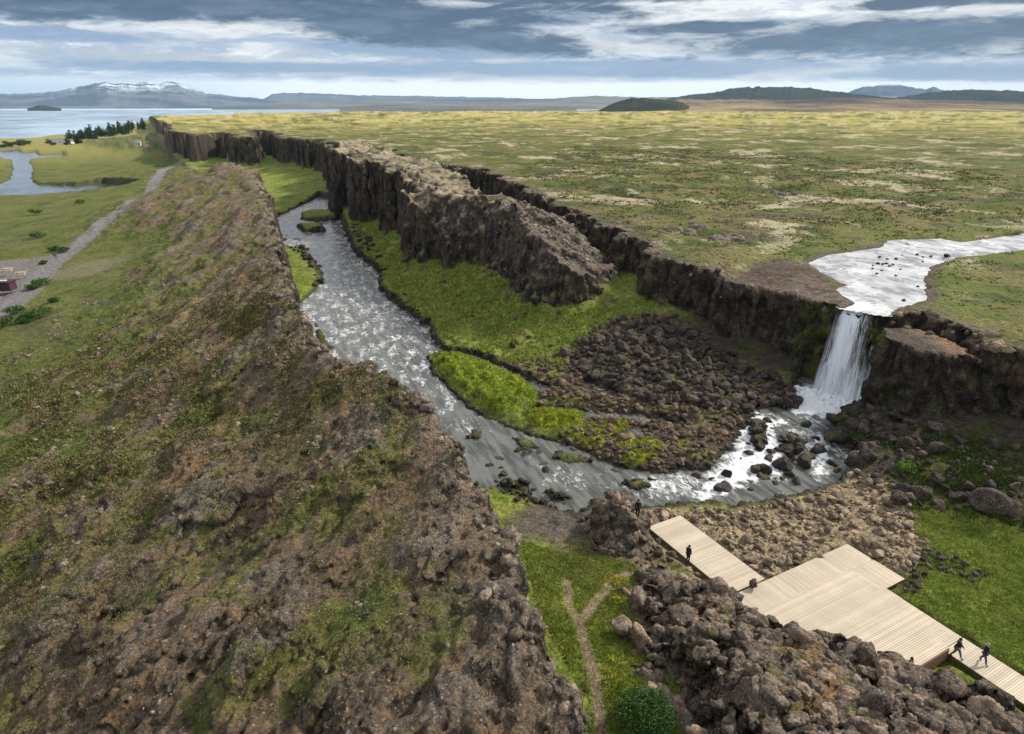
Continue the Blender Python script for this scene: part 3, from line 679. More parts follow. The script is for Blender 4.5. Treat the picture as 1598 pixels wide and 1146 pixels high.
    pl = mixc(pl, C(.12, .09, .075), smooth(-2.2, -.4, S['su'] + 1.0 * B) * .85 * (x < 75))
    slabw = smooth(-.8, .4, S['ssl'] + .8 * B)
    crack = smooth(.07, .02, np.abs(fbm2(x, y, 5, 2, 33)))
    slab = mixc(np.tile(C(.175, .135, .105), (n, 1)), C(.12, .085, .065), smooth(-.2, .3, A + .4 * E)); slab = mixc(slab, C(.05, .04, .035), crack * .7)
    pl = mixc(pl, slab, slabw)
    pl = mixc(pl, C(.15, .12, .095), smooth(5, 0, S['sp'] + 2 * B) * .75 * (1 - slabw) * smooth(-.4, .0, A + .2))
    pl = mixc(pl, C(.05, .05, .05), smooth(0, .8, S['su']))
    col = mixc(col, pl, S['wp'])
    ft = mixc(np.tile(C(.42, .35, .23), (n, 1)), C(.15, .14, .05), smooth(.0, .18, B + .5 * A)); ft = mixc(ft, C(.15, .115, .09), smooth(.05, .25, fbm2(x, y, 3, 4, 49)) * .8)
    ft = mixc(ft, C(.16, .125, .10), smooth(150, 118, y) * .85)
    col = mixc(col, ft, S['wf']); spk = np.maximum(spk, S['wf'] * .45)
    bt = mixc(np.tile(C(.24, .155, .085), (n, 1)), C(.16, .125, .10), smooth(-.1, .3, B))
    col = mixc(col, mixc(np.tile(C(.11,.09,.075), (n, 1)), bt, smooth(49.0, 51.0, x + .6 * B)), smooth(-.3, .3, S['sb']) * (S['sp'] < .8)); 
    # outcrops
    oc = mixc(np.tile(C(.22, .17, .13), (n, 1)), C(.12, .093, .072), smooth(-.2, .3, E))
    oc = mixc(oc, C(.26, .155, .07), smooth(.0, .28, fbm2(x, y, 4, 4, 51)) * smooth(1.5, 4.5, S['oo']) * .85)
    oc = mixc(oc, C(.13, .13, .03), smooth(.12, .3, fbm2(x, y, 3, 4, 52)) * smooth(1.0, 3, S['oo']) * .8)
    ow = np.maximum(smooth(-.6, .3, S['oo']), smooth(-.4, .3, S['so']))
    col = mixc(col, oc, ow); spk = np.maximum(spk, ow * .5); rock = np.maximum(rock, ow * .9)
    # left ridge, lowland
    ux, uy = S['ux'], S['uy']
    st = fbm2(ux, uy * .6, 7.0, 7, 61, .64); st2 = fbm2(ux, uy * .7, 2.4, 5, 62, .64); bigp = fbm2(ux, uy * .6, 20, 3, 63)
    rd = mixc(np.tile(C(.215, .152, .092), (n, 1)), C(.150, .115, .082), smooth(-.2, .25, st2))
    rd = mixc(rd, C(.23, .14, .07), smooth(.12, .24, fbm2(x, y, 7, 6, 64, .62)) * .7)
    olive = smooth(-.02, .10, st + .35 * bigp + .4 * smooth(20, -6, z) - .20)
    rd = mixc(rd, mixc(np.tile(C(.20, .178, .062), (n, 1)), C(.13, .135, .034), smooth(-.15, .25, st2)), olive)
    fresh = smooth(.04, .16, st * .9 + .55 * smooth(6, -5, z) - .18 + .2 * bigp)
    rd = mixc(rd, mixc(np.tile(C(.125, .15, .03), (n, 1)), C(.06, .08, .018), smooth(-.05, .25, st2 + .2 * E)), fresh * .9)
    valley = smooth(-.08, -.22, S['terr']); rd = mixc(rd, C(.06, .09, .018), valley * .55 * smooth(-.4, .2, st2 + .1))
    bare = smooth(.16, .26, S['terr'] + .35 * E) * smooth(-2, 3, z)
    rd = mixc(rd, C(.20, .165, .135), bare * .75)
    crst = np.exp(-np.abs(S['sl']) / 2.2) * smooth(3, 9, z)
    rd = mixc(rd, C(.26, .205, .16), crst * .8)
    dry = np.hypot((x + 57) / 4, (y - 112) / 8); rd = mixc(rd, C(.30, .22, .12), smooth(1.1, .5, dry + .6 * E) * .8)
    sp_l = .12 + .55 * np.maximum(bare, crst) + .25 * smooth(8, 14, z) * smooth(-.1, .3, fbm2(x, y, 9, 3, 65))
    low = mixc(np.tile(C(.115, .14, .03), (n, 1)), C(.17, .175, .05), smooth(-.2, .3, A))
    low = mixc(low, C(.06, .085, .022), smooth(.16, .38, fbm2(x, y * .6, 11, 4, 66)) * .85)
    low = mixc(low, C(.17, .155, .06), smooth(.08, .22, fbm2(x, y * .8, 9, 6, 68, .66)) * .7)
    low = mixc(low, C(.07, .095, .022), smooth(.10, .22, fbm2(x, y * .8, 6, 6, 69, .66)) * .7 * smooth(500, 250, r))
    low = mixc(low, C(.34, .31, .09), smooth(600, 900, r) * .8)
    low = mixc(low, C(.10, .085, .07), smooth(.2, .4, fbm2(x, y, 25, 4, 67)) * .7 * smooth(-240, -120, x))
    lf = mixc(low, rd, smooth(.35, .8, S['ridgew'] + .12 * A))
    lf = mixc(lf, C(.04, .05, .03), smooth(-2.2, -.6, S['sr2']) * .55)
    lot = sdf(lot_poly, x, y, 20)
    lf = mixc(lf, C(.22, .20, .18), smooth(-1, .5, lot + 1.2 * B))
    lf = mixc(lf, C(.25, .215, .15), smooth(1, .6, np.hypot((x + 122) / 12, (y - 185) / 14)) * .6)
    lf = mixc(lf, C(.235, .225, .215), smooth(3.6, 2.8, S['pd'] + .6 * B))
    col = mixc(col, lf, S['wl']); spk = lerp(spk, sp_l * smooth(.4, .8, S['ridgew']), S['wl'])
    # bare cliff faces
    cf = mixc(mixc(np.tile(C(.058, .047, .040), (n, 1)), C(.085, .068, .055), S['wf']), C(.115, .09, .072), smooth(-.2, .3, perlin3(V / np.array([1.5, 1.5, 5.0]), 7)))
    cf = mixc(cf, C(.042, .035, .032), smooth(.0, .35, perlin3(V / np.array([.9, .9, 3.0]), 8)) * .8)
    cf = mixc(cf, C(.18, .12, .07), smooth(.15, .4, perlin3(V / 4.0, 9)) * .4)
    infall = np.exp(-(((x - 45) ** 2 + (y - 83) ** 2) / 30.0))
    cf = mixc(cf, C(.022, .02, .018), infall * .7)
    fm = smooth(.0, .3, perlin3(V / np.array([1.2, 1.2, 1.8]), 10) + .25) * np.maximum(np.exp(-(((x - 41.0) ** 2 + (y - 85) ** 2) / 5.0)), np.exp(-(((x - 47.5) ** 2 + (y - 79.5) ** 2) / 7.0)))
    cf = mixc(cf, C(.13, .16, .012), np.clip(fm * 1.4, 0, 1) * .9)
    sw = steep * (1 - .15 * S['wl'] * (1 - crst))
    sw = sw * smooth(-4.5, -1, z + 3 * smooth(.3, .0, S['wl']))
    ledge = smooth(.25, .5, perlin3(V / np.array([3, 3, 1.6]), 11)) * .5 * (S['wl'] < .5)
    cf = mixc(cf, C(.09, .12, .025), ledge * smooth(60, 40, np.hypot(x - 48, y - 66) * 2))
    col = mixc(col, cf, sw * (1 - .45 * ow)); rock = np.maximum(rock, sw); spk = np.maximum(spk * (1 - .5 * sw), .22 * sw * (1 - infall) * (S['wf'] > .05))
    return np.clip(col, .01, .8), np.stack([np.clip(spk, 0, 1), np.clip(rock, 0, 1), np.zeros(n)], 1)
colr, aux = ground_colour(V, N, S, steep)

# cut the sheet into named pieces of the setting
fc = tri; 
def fm_(a): return a[fc].mean(1)
wl, wf, wp = fm_(S['wl']), fm_(S['wf']), fm_(S['wp']); stp = fm_(steep); oo = fm_(S['oo']); so = fm_(S['so']); sb = fm_(S['sb']); rw = fm_(S['ridgew'])
zone = np.zeros(len(fc), int)                       # gorge floor
zone[wp > .5] = 1; zone[wf > .5] = 2; zone[(wl > .5) & (rw > .5)] = 3; zone[(wl > .5) & (rw <= .5)] = 4
zone[(oo > 0) & (wl < .5)] = 5; zone[(so > 0) & (wl < .5)] = 6
zone[(stp > .6) & (wl < .5) & (zone < 3) & ((wp > .03) | (wf > .03) | (sb > -.6))] = 7
zn = ['gorge_floor_ground', 'plateau_terrain', 'lava_fin_terrain', 'ridge_hill', 'lowland_terrain', 'outcrop_terrain', 'knoll_terrain', 'cliff_terrain']
ZOBJ = {}
for k, nm in enumerate(zn):
    f = fc[zone == k]
    if len(f) == 0: continue
    u, inv = np.unique(f, return_inverse=True)
    me = mesh_np(nm, V[u], inv.reshape(-1, 3), M_ground, True, attrs={'Col': colr[u], 'Aux': aux[u]})
    me.normals_split_custom_set_from_vertices(N[u].tolist()) if False else None
    ZOBJ[nm] = tag(link(nm, me), kind='structure')
print('terrain tris', len(tri))

# ------------------------------------------------------------------ water sheets
def water_sheet(name, x0, x1, y0, y1, step, zf, foam_sheenf, mat, mask, lab=None):
    xs = np.arange(x0, x1, step); ys = np.arange(y0, y1, step)
    X, Y = np.meshgrid(xs, ys); xf, yf = X.ravel(), Y.ravel()
    mk = mask(xf, yf)
    z = zf(xf, yf); fo = foam_sheenf(xf, yf)
    idx = np.arange(len(xf)).reshape(X.shape)
    q = np.stack([idx[:-1, :-1].ravel(), idx[:-1, 1:].ravel(), idx[1:, 1:].ravel(), idx[1:, :-1].ravel()], 1)
    q = q[mk[q].any(1)]
    u, inv = np.unique(q, return_inverse=True)
    me = mesh_np(name, np.stack([xf, yf, z], 1)[u], inv.reshape(-1, 4), mat, True, attrs={'Col': np.repeat(fo[u][:, None], 3, 1)})
    return tag(link(name, me), kind='structure')
foam_polys = [(W([(1170,658),(1190,655),(1215,668),(1200,690),(1225,700),(1215,735),(1180,740),(1120,760),(1085,770),(1100,745),(1140,705),(1152,685)], .8), 1.3),
 (W([(1262,662),(1300,652),(1240,692),(1224,684)], 1.4), .9), (W([(1268,682),(1285,690),(1295,730),(1276,735),(1264,700)], .9), 1.2),
 (W([(1236,612),(1268,603),(1345,630),(1350,640),(1300,650),(1240,645)], 1.9), 1.4),
 (W([(1000,745),(1050,738),(1110,742),(1090,772),(1010,778)], 0), .75), (W([(840,722),(900,730),(930,745),(910,765),(850,752)], 0), .5), (W([(930,745),(1000,750),(990,770),(930,765)], 0), .45),
 (W([(705,650),(740,655),(765,672),(740,690),(700,670)], -.3), .5), (W([(420,280),(520,320),(500,350),(430,330)], -1.5), .5), (W([(1296,690),(1330,715),(1320,722),(1290,700)], .9), .8),
 (W([(470,470),(560,440),(640,500),(690,560),(640,590),(540,545)], -.8), .30), (W([(440,340),(530,350),(590,430),(560,470),(480,450)], -1.2), .35)]
def foam_sheen_gorge(x, y):
    f = np.zeros(x.shape)
    nn_ = fbm2(x, y, 1.5, 4, 71, .65)
    for p, a in foam_polys: f = np.maximum(f, a * .80 * smooth(-2.2, 1.8, sdf(p, x, y, 10) + 2.6 * nn_))
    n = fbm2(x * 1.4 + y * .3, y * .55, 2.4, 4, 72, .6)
    far_ = smooth(66, 90, y) * smooth(30, 10, x)  # far reach whitened in colour, standing in for sky reflection
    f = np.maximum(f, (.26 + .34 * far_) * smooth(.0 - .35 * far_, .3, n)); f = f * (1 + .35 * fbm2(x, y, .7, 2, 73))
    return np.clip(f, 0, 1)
def z_gorge(x, y):
    f = foam_sheen_gorge(x, y)
    return lvl_f(x, y) + .05 * fbm2(x, y * .6, 1.6, 3, 74) + .16 * f * (fbm2(x, y, .8, 3, 75) + .2)
def m_gorge(x, y):
    a = sdf(riv_main, x, y)
    for ln, w in chan: a = np.maximum(a, w - dline(ln, x, y, 20))
    return a > -1.6
riv = water_sheet('river_water', -75, 58, 44, 175, .3, z_gorge, foam_sheen_gorge, M_river, m_gorge)
riv2 = water_sheet('river_water', -140, -25, 174.7, 400, .9, z_gorge, foam_sheen_gorge, M_river, m_gorge)
def m_up(x, y): return sdf(upriv, x, y, 60) > -2.5
def foam_sheen_up(x, y): return np.clip(.30 + .7 * fbm2(x, y * .5, 5, 4, 76) + .5 * smooth(8, 0, np.hypot(x - 45, y - 87)), 0, 1) * smooth(-3, .5, 0 * x + 3)  # overall white stands in for reflected sky; extra foam at the lip
up = water_sheet('upper_river_water', 35, 190, 78, 175, .45, lambda x, y: UPZ + .03 * fbm2(x, y, 2, 3, 77), foam_sheen_up, M_up, lambda x, y: m_up(x, y) & (sdf(plate_poly, x, y, 30) > .1) & ((sdf(upriv, x, y, 60) > -.2) | (sdf(plate_poly, x, y, 30) > 4)))
lowr = water_sheet('lowland_river_water', -700, -60, 150, 900, 9, lambda x, y: LOWZ + 0 * x, lambda x, y: 0 * x + .03, M_still, lambda x, y: np.max([sdf(p, x, y, 80) for p in low_rivers], 0) > -20)

# the lake, reaching to the far shore
me = bpy.data.meshes.new('lake'); bm = bmesh.new()
ring = []
for a in np.linspace(-1.3, 1.3, 40): ring.append((a, 600)); 
vs0 = [bm.verts.new((math.sin(a) * 560, math.cos(a) * 560, -9.0)) for a in np.linspace(-1.3, 1.3, 40)]
vs1 = [bm.verts.new((math.sin(a) * 9500, math.cos(a) * 9500, -9.0)) for a in np.linspace(-1.3, 1.3, 40)]
for i in range(39): bm.faces.new((vs0[i], vs1[i], vs1[i + 1], vs0[i + 1]))
bmesh.ops.recalc_face_normals(bm, faces=bm.faces); bm.to_mesh(me); bm.free()
M_lake = water_material('lake_water', (.16, .22, .27), rip=.05, bstr=.25, rough=.3)
me.materials.append(M_lake); tag(link('lake_water', me), kind='structure')

# ------------------------------------------------------------------ distant land, hills and mountains
def far_material(name, c1, c2, c3=None, snow=None, scale=.004):
    m, g, b, out = newmat(name)
    pos = g.node('ShaderNodeNewGeometry').outputs['Position']; q = g.vm('MULTIPLY', pos, (1, 1, 4))
    n = g.noise(q, scale, 6, .62); n2 = g.noise(q, scale * .3, 4, .6)
    c = g.mix(g.ss(n, .42, .58), c1, c2)
    if c3: c = g.mix(g.ss(n2, .46, .6), c, c3)
    if snow:
        z = g.sep(pos)[2]; s = g.m('MULTIPLY', g.ss(z, snow[0], snow[1]), g.ss(g.noise(pos, .0016, 6, .7), .48, .54))
        c = g.mix(s, c, (.85, .88, .9))
    g.l.new(c, b.inputs['Base Color']); b.inputs['Specular IOR Level'].default_value = 0
    return m
def hill(name, sil, D, depth, foot, mat, rough=.12, res=260, tail=True):
    """sil: (px,py) skyline points at distance D; slopes fall to the front and back over 'depth'"""
    sil = np.array(sil, float)
    azs = np.arctan((sil[:, 0] - CX) / F / math.cos(PITCH) * 1.0)
    # elevation of the skyline
    yy = (sil[:, 1] - CY) / F; xx = (sil[:, 0] - CX) / F
    up_ = -math.sin(PITCH) - yy * math.cos(PITCH); fw = math.cos(PITCH) - yy * math.sin(PITCH)
    azs = np.arctan2(xx, fw); zt = CAMZ + D * up_ / np.hypot(xx, fw)
    ta = np.linspace(azs[0], azs[-1], res); zc = np.interp(ta, azs, zt)
    zc = zc + (zc - foot) * .05 * perlin2(ta * 160, ta * 0 + D, 3) + (zc - foot) * .03 * perlin2(ta * 420, ta * 0 + D, 4)
    rows = np.linspace(-1, 1, 41)
    A, Rw = np.meshgrid(ta, rows)
    R = D + Rw * depth
    X = np.sin(A) * R; Y = np.cos(A) * R
    prof = np.cos(np.clip(Rw, -1, 1) * np.pi / 2) ** 1.3
    nz_ = fbm2(X, Y, depth * .35, 5, 81, .55)
    Z = foot + (zc[None, :] - foot) * prof * (1 + nz_ * rough * 4 * (1 - prof))
    Z[0] = foot - 20; Z[-1] = foot - 20
    idx = np.arange(Z.size).reshape(Z.shape)
    q = np.stack([idx[:-1, :-1].ravel(), idx[:-1, 1:].ravel(), idx[1:, 1:].ravel(), idx[1:, :-1].ravel()], 1)
    me = mesh_np(name, np.stack([X.ravel(), Y.ravel(), Z.ravel()], 1), q, mat, True)
    return tag(link(name, me), kind='structure')
M_mount = far_material('mountain_rock', (.08, .085, .10), (.20, .19, .19), None, (250, 620), .0009)  # rock blued slightly, distance haze put into the colour
M_hill1 = far_material('dark_heath_hill', (.035, .045, .03), (.06, .06, .04), None, None, .004)
M_hill2 = far_material('brown_moor', (.17, .13, .10), (.27, .22, .14), (.10, .085, .075), None, .004)
M_farland = far_material('far_shore_land', (.12, .13, .13), (.19, .19, .17), None, None, .001)
hill('mountain', [(-260,160),(-150,152),(-60,149),(0,147),(60,146),(95,142),(110,138),(130,135),(150,130),(165,128),(180,131),(205,130),(230,129),(250,131),(262,128),(275,129),(290,136),(305,139),(322,146),(345,148),(370,151),(400,153),(430,158),(450,164)], 24000, 5200, -9, M_mount, .2, 420)
hill('far_mountain', [(400,160),(425,147),(445,145),(500,146),(560,149),(640,150),(700,151),(760,152),(820,154),(870,158),(960,160),(1100,160)], 27000, 3500, -9, M_farland, .05)
hill('far_shore_hill', [(330,166),(450,160),(520,158),(640,156),(760,156),(860,154),(930,150),(1000,152),(1100,152),(1300,150),(1700,150),(1900,150)], 15000, 5000, -9, far_material('far_moor', (.18, .17, .15), (.26, .24, .2), (.12, .13, .12), None, .0012), .06)
hill('far_land_spit', [(530,168),(600,166),(680,166),(740,165),(810,165),(870,166),(900,168)], 6500, 700, -9, M_farland, .05)
hill('island_hill', [(42,169),(50,168),(62,164),(72,165),(85,168),(95,169)], 8300, 260, -9, M_hill1, .1, 60)
hill('dark_hill', [(935,172),(960,160),(985,153),(1000,153),(1040,156),(1065,160),(1075,166),(1085,172)], 3600, 500, 5, M_hill1, .12)
hill('moor_hill', [(1030,166),(1060,154),(1100,156),(1160,155),(1220,156),(1320,153),(1400,156),(1500,157),(1598,160),(1700,160),(1900,162)], 5200, 1900, 5, M_hill2, .10)
hill('shield_hill', [(1040,154),(1080,148),(1120,144),(1140,138),(1180,136),(1230,136),(1280,140),(1320,145),(1360,150),(1400,154),(1450,158)], 9000, 2200, 5, M_hill1, .05)
hill('snowy_mountain', [(1290,158),(1330,142),(1345,136),(1365,134),(1390,131),(1410,134),(1432,138),(1445,140),(1455,136),(1470,141),(1500,146),(1540,150)], 19000, 2400, 5, far_material('east_mountain', (.09, .10, .13), (.14, .15, .17), None, (420, 560), .0016), .15)
hill('long_dark_ridge', [(1400,152),(1440,146),(1490,140),(1550,141),(1598,142),(1700,140),(1900,142)], 9500, 1500, 5, M_hill1, .05)
hill('near_moor', [(860,176),(960,171),(1080,166),(1160,164),(1250,168),(1320,166),(1400,170),(1500,168),(1598,171),(1700,171),(1900,172)], 3900, 1100, 5, far_material('near_moor_heath', (.26, .20, .12), (.36, .30, .17), (.15, .12, .09), None, .006), .10)

# ------------------------------------------------------------------ haze over the far distance
m = bpy.data.materials.new('haze_air'); m.use_nodes = True; g = NG(m.node_tree); g.n.clear()
out = g.node('ShaderNodeOutputMaterial'); pv = g.node('ShaderNodeVolumePrincipled')
pv.inputs['Color'].default_value = (.42, .70, 1.0, 1); pv.inputs['Density'].default_value = 2.7e-5; pv.inputs['Anisotropy'].default_value = 0
g.l.new(pv.outputs[0], out.inputs['Volume'])
me = bpy.data.meshes.new('haze'); bm = bmesh.new(); bmesh.ops.create_cube(bm, size=1)
for v in bm.verts: v.co = (v.co.x * 84000, v.co.y * 36000 + 17000, -40 + (v.co.z + .5) * 1240)
bm.to_mesh(me); bm.free(); me.materials.append(m); tag(link('haze', me), kind='stuff')

# ------------------------------------------------------------------ rocks
def rock_shape(seed, sub=3, flat=.8, cuts=15, rough=.11, long=1.25, pit=.05):
    r = random.Random(seed)
    bm = bmesh.new(); bmesh.ops.create_icosphere(bm, subdivisions=sub, radius=1.0)
    P = np.array([v.co[:] for v in bm.verts]); Fc = np.array([[v.index for v in f.verts] for f in bm.faces]); bm.free()
    for k in range(cuts):
        n = np.array([r.gauss(0, 1), r.gauss(0, 1), r.gauss(0, .8)]); n /= np.linalg.norm(n)
        dd = r.uniform(.42, .8); s = P @ n - dd
        P = P - np.outer(np.maximum(s, 0) * .92, n)
    nn = P / (np.linalg.norm(P, axis=1)[:, None] + 1e-9)
    P = P + nn * (perlin3(P * 1.5 + seed * 3.1, 1) * rough + perlin3(P * 4.2 + seed, 2) * rough * .4 + perlin3(P * 9 + seed, 3) * pit)[:, None]
    P = P * np.array([long, 1.0, flat]) / 1.0
    return P, Fc
SHAPES = {3: [rock_shape(i, 3) for i in range(14)], 2: [rock_shape(40 + i, 2) for i in range(10)], 1: [rock_shape(70 + i, 1, .6, 5) for i in range(10)]}
LUMPS = [rock_shape(200 + i, 4, 1.0, 16, .34, 1.2, .11) for i in range(9)]
def rock_mesh(nm, sh, mat): return mesh_np(nm, sh[0], sh[1], mat, True)
def rotm(rz, tx, ty):
    cz, sz_ = math.cos(rz), math.sin(rz); cx, sx_ = math.cos(tx), math.sin(tx); cy, sy_ = math.cos(ty), math.sin(ty)
    return np.array([[cz, -sz_, 0], [sz_, cz, 0], [0, 0, 1]]) @ np.array([[1, 0, 0], [0, cx, -sx_], [0, sx_, cx]]) @ np.array([[cy, 0, sy_], [0, 1, 0], [-sy_, 0, cy]])
def joined(name, items, mat, sub=1, parent=None, tilt=.5):
    """items: (x,y,z,r); one mesh of many small stones"""
    vs, fs, o = [], [], 0
    for (X, Y, Z, R) in items:
        P, Fc = SHAPES[sub][rng.integers(len(SHAPES[sub]))]
        M = rotm(rng.uniform(0, 6.3), rng.normal(0, tilt), rng.normal(0, tilt))
        vs.append(P @ M.T * R + np.array([X, Y, Z])); fs.append(Fc + o); o += len(P)
    me = mesh_np(name, np.concatenate(vs), np.concatenate(fs), mat, True)
    o_ = link(name, me, parent); tag(o_, kind='stuff'); return o_
def inpoly(poly, n, dens=None, margin=0.0, tries=60):
    poly = np.asarray(poly); lo = poly.min(0); hi = poly.max(0); out = np.zeros((0, 2))
    for _ in range(tries):
        q = rng.uniform(lo, hi, (n * 3, 2)); k = sdf(poly, q[:, 0], q[:, 1]) > margin
        if dens is not None: k &= rng.uniform(size=len(q)) < dens(q[:, 0], q[:, 1])
        out = np.concatenate([out, q[k]])
        if len(out) >= n: break
    return out[:n]
def thin(pts, rad, gap=.8):
    keep = []; cell = {}
    order = np.argsort(-rad)
    for i in order:
        X, Y = pts[i]; cx_, cy_ = int(X // 2), int(Y // 2); ok = True
        for a in range(cx_ - 1, cx_ + 2):
            for b in range(cy_ - 1, cy_ + 2):
                for j in cell.get((a, b), ()):
                    if (pts[j, 0] - X) ** 2 + (pts[j, 1] - Y) ** 2 < (gap * (rad[i] + rad[j])) ** 2: ok = False; break
                if not ok: break
            if not ok: break
        if ok: keep.append(i); cell.setdefault((cx_, cy_), []).append(i)
    return np.array(keep, int)
def power(n, a, b, k=2.4):
    u = rng.uniform(size=n); return (a ** (1 - k) + u * (b ** (1 - k) - a ** (1 - k))) ** (1 / (1 - k))

BOULD = []      # x, y, z, r, class
def spread(poly, n, a, b, cls, k=2.4, gap=.62, sink=.25, dens=None, mask=None):
    p = inpoly(poly, n, dens); r_ = power(len(p), a, b, k)
    kp = thin(p, r_, gap); p = p[kp]; r_ = r_[kp]
    h, s_ = height(p[:, 0], p[:, 1], True)
    ok = (s_['wp'] < .4) & (s_['wf'] < .5) & (under_deck(p[:, 0], p[:, 1]) + r_ < .15)
    if mask is not None: ok &= mask(p[:, 0], p[:, 1], s_)
    for (X, Y), R, Z, f in zip(p, r_, h, ok):
        if f: BOULD.append((X, Y, Z + R * (.75 - sink - .25), R, cls))
def dn_t(x, y): return np.clip(.75 + 1.4 * fbm2(x, y, 6, 3, 91), .06, 1)
spread(talus_poly, 2600, .22, 1.35, 'talus', 2.6, .52, dens=lambda x, y: dn_t(x, y) * np.clip(1.1 + 2.4 * fbm2(x, y, 5, 4, 34), .12, 1))
spread(bar_poly, 1500, .18, .75, 'bar', 2.5, .6, mask=lambda x, y, s: (s['i1'] < -.3) & (s['i2'] < -.2) & ((s['sr'] < .6) | (rng.uniform(size=x.shape) < .2)))
spread(rr_poly, 520, .2, 1.25, 'slope', 2.5, .75, dens=lambda x, y: np.clip(.45 + 1.8 * fbm2(x, y, 6, 3, 92) + .9 * smooth(14, 5, np.hypot(x - 43, y - 68)), .05, 1), mask=lambda x, y, s: s['sr'] < 1)
spread(beach_poly, 4200, .12, .68, 'beach', 2.7, .6, mask=lambda x, y, s: (s['oo'] < 0) & (s['sr'] < .5) & (rng.uniform(size=x.shape) < np.clip(.8 + 1.6 * fbm2(x, y, 4, 3, 93), .1, 1)))
spread(W([(720,690),(800,700),(880,700),(960,735),(1060,742),(1110,742),(1150,700),(1180,660),(1240,680),(1262,760),(1160,770),(1000,760),(880,735),(780,740)], 0), 520, .2, .95, 'river', 2.4, .8, .1, dens=lambda x, y: np.clip(.1 + 2.4 * fbm2(x, y, 5, 3, 90), .02, 1), mask=lambda x, y, s: s['sr'] > -.5)
spread(W([(1150,690),(1180,660),(1225,668),(1262,665),(1300,692),(1325,730),(1290,745),(1250,745),(1200,750),(1140,760),(1120,745)], .8), 150, .35, 1.1, 'river', 2.0, .72, .1, mask=lambda x, y, s: s['sr'] > -.8)
rivp = W([(440,330),(530,350),(600,470),(690,560),(730,650),(800,690),(900,730),(1000,745),(1000,790),(900,790),(800,760),(720,700),(640,600),(520,520),(470,470),(430,350)], -.6)
spread(rivp, 900, .14, .62, 'river', 2.5, .8, .1, dens=lambda x, y: np.clip(.02 + 2.6 * fbm2(x, y, 7, 3, 94), .03, 1), mask=lambda x, y, s: (s['sr'] > -.5))
spread(W([(575,480),(640,470),(680,520),(660,535),(590,525)], -.8), 260, .16, .5, 'river', 2.6, 1.0, .0)
spread(W([(545,345),(560,395),(600,430),(592,405),(575,375)], 0), 60, .4, 1.1, 'river', 2.2, .6, .1)
spread(W([(760,745),(860,770),(930,775),(900,805),(800,790)], -.2), 150, .15, .6, 'river', 2.4, .7, .1)
spread(W([(905,800),(1010,800),(1060,870),(1010,890),(930,870)], .8), 200, .18, .6, 'bar', 2.4, .7, .2, mask=lambda x, y, s: s['so'] < .3)
spread(W([(640,405),(720,450),(800,500),(900,520),(880,560),(700,490)], 1.5), 90, .15, .8, 'bank', 2.3, 1.0, .25, dens=lambda x, y: np.clip(-.1 + 2.5 * fbm2(x, y, 7, 3, 95), .02, 1))
for p_, cls, rr_ in (((1430,880), 'slate', 0), ((1500,900), 'slate', 0)): pass
spread(W([(1430,860),(1470,870),(1540,905),(1520,920),(1450,890),(1425,930),(1410,930)], .8), 160, .15, .42, 'slope', 2.5, .7, .2)
spread(W([(433,360),(470,372),(500,410),(505,440),(490,455),(478,410),(445,385)], -.8), 90, .4, 1.3, 'leftbank', 2.2, .7, .2)

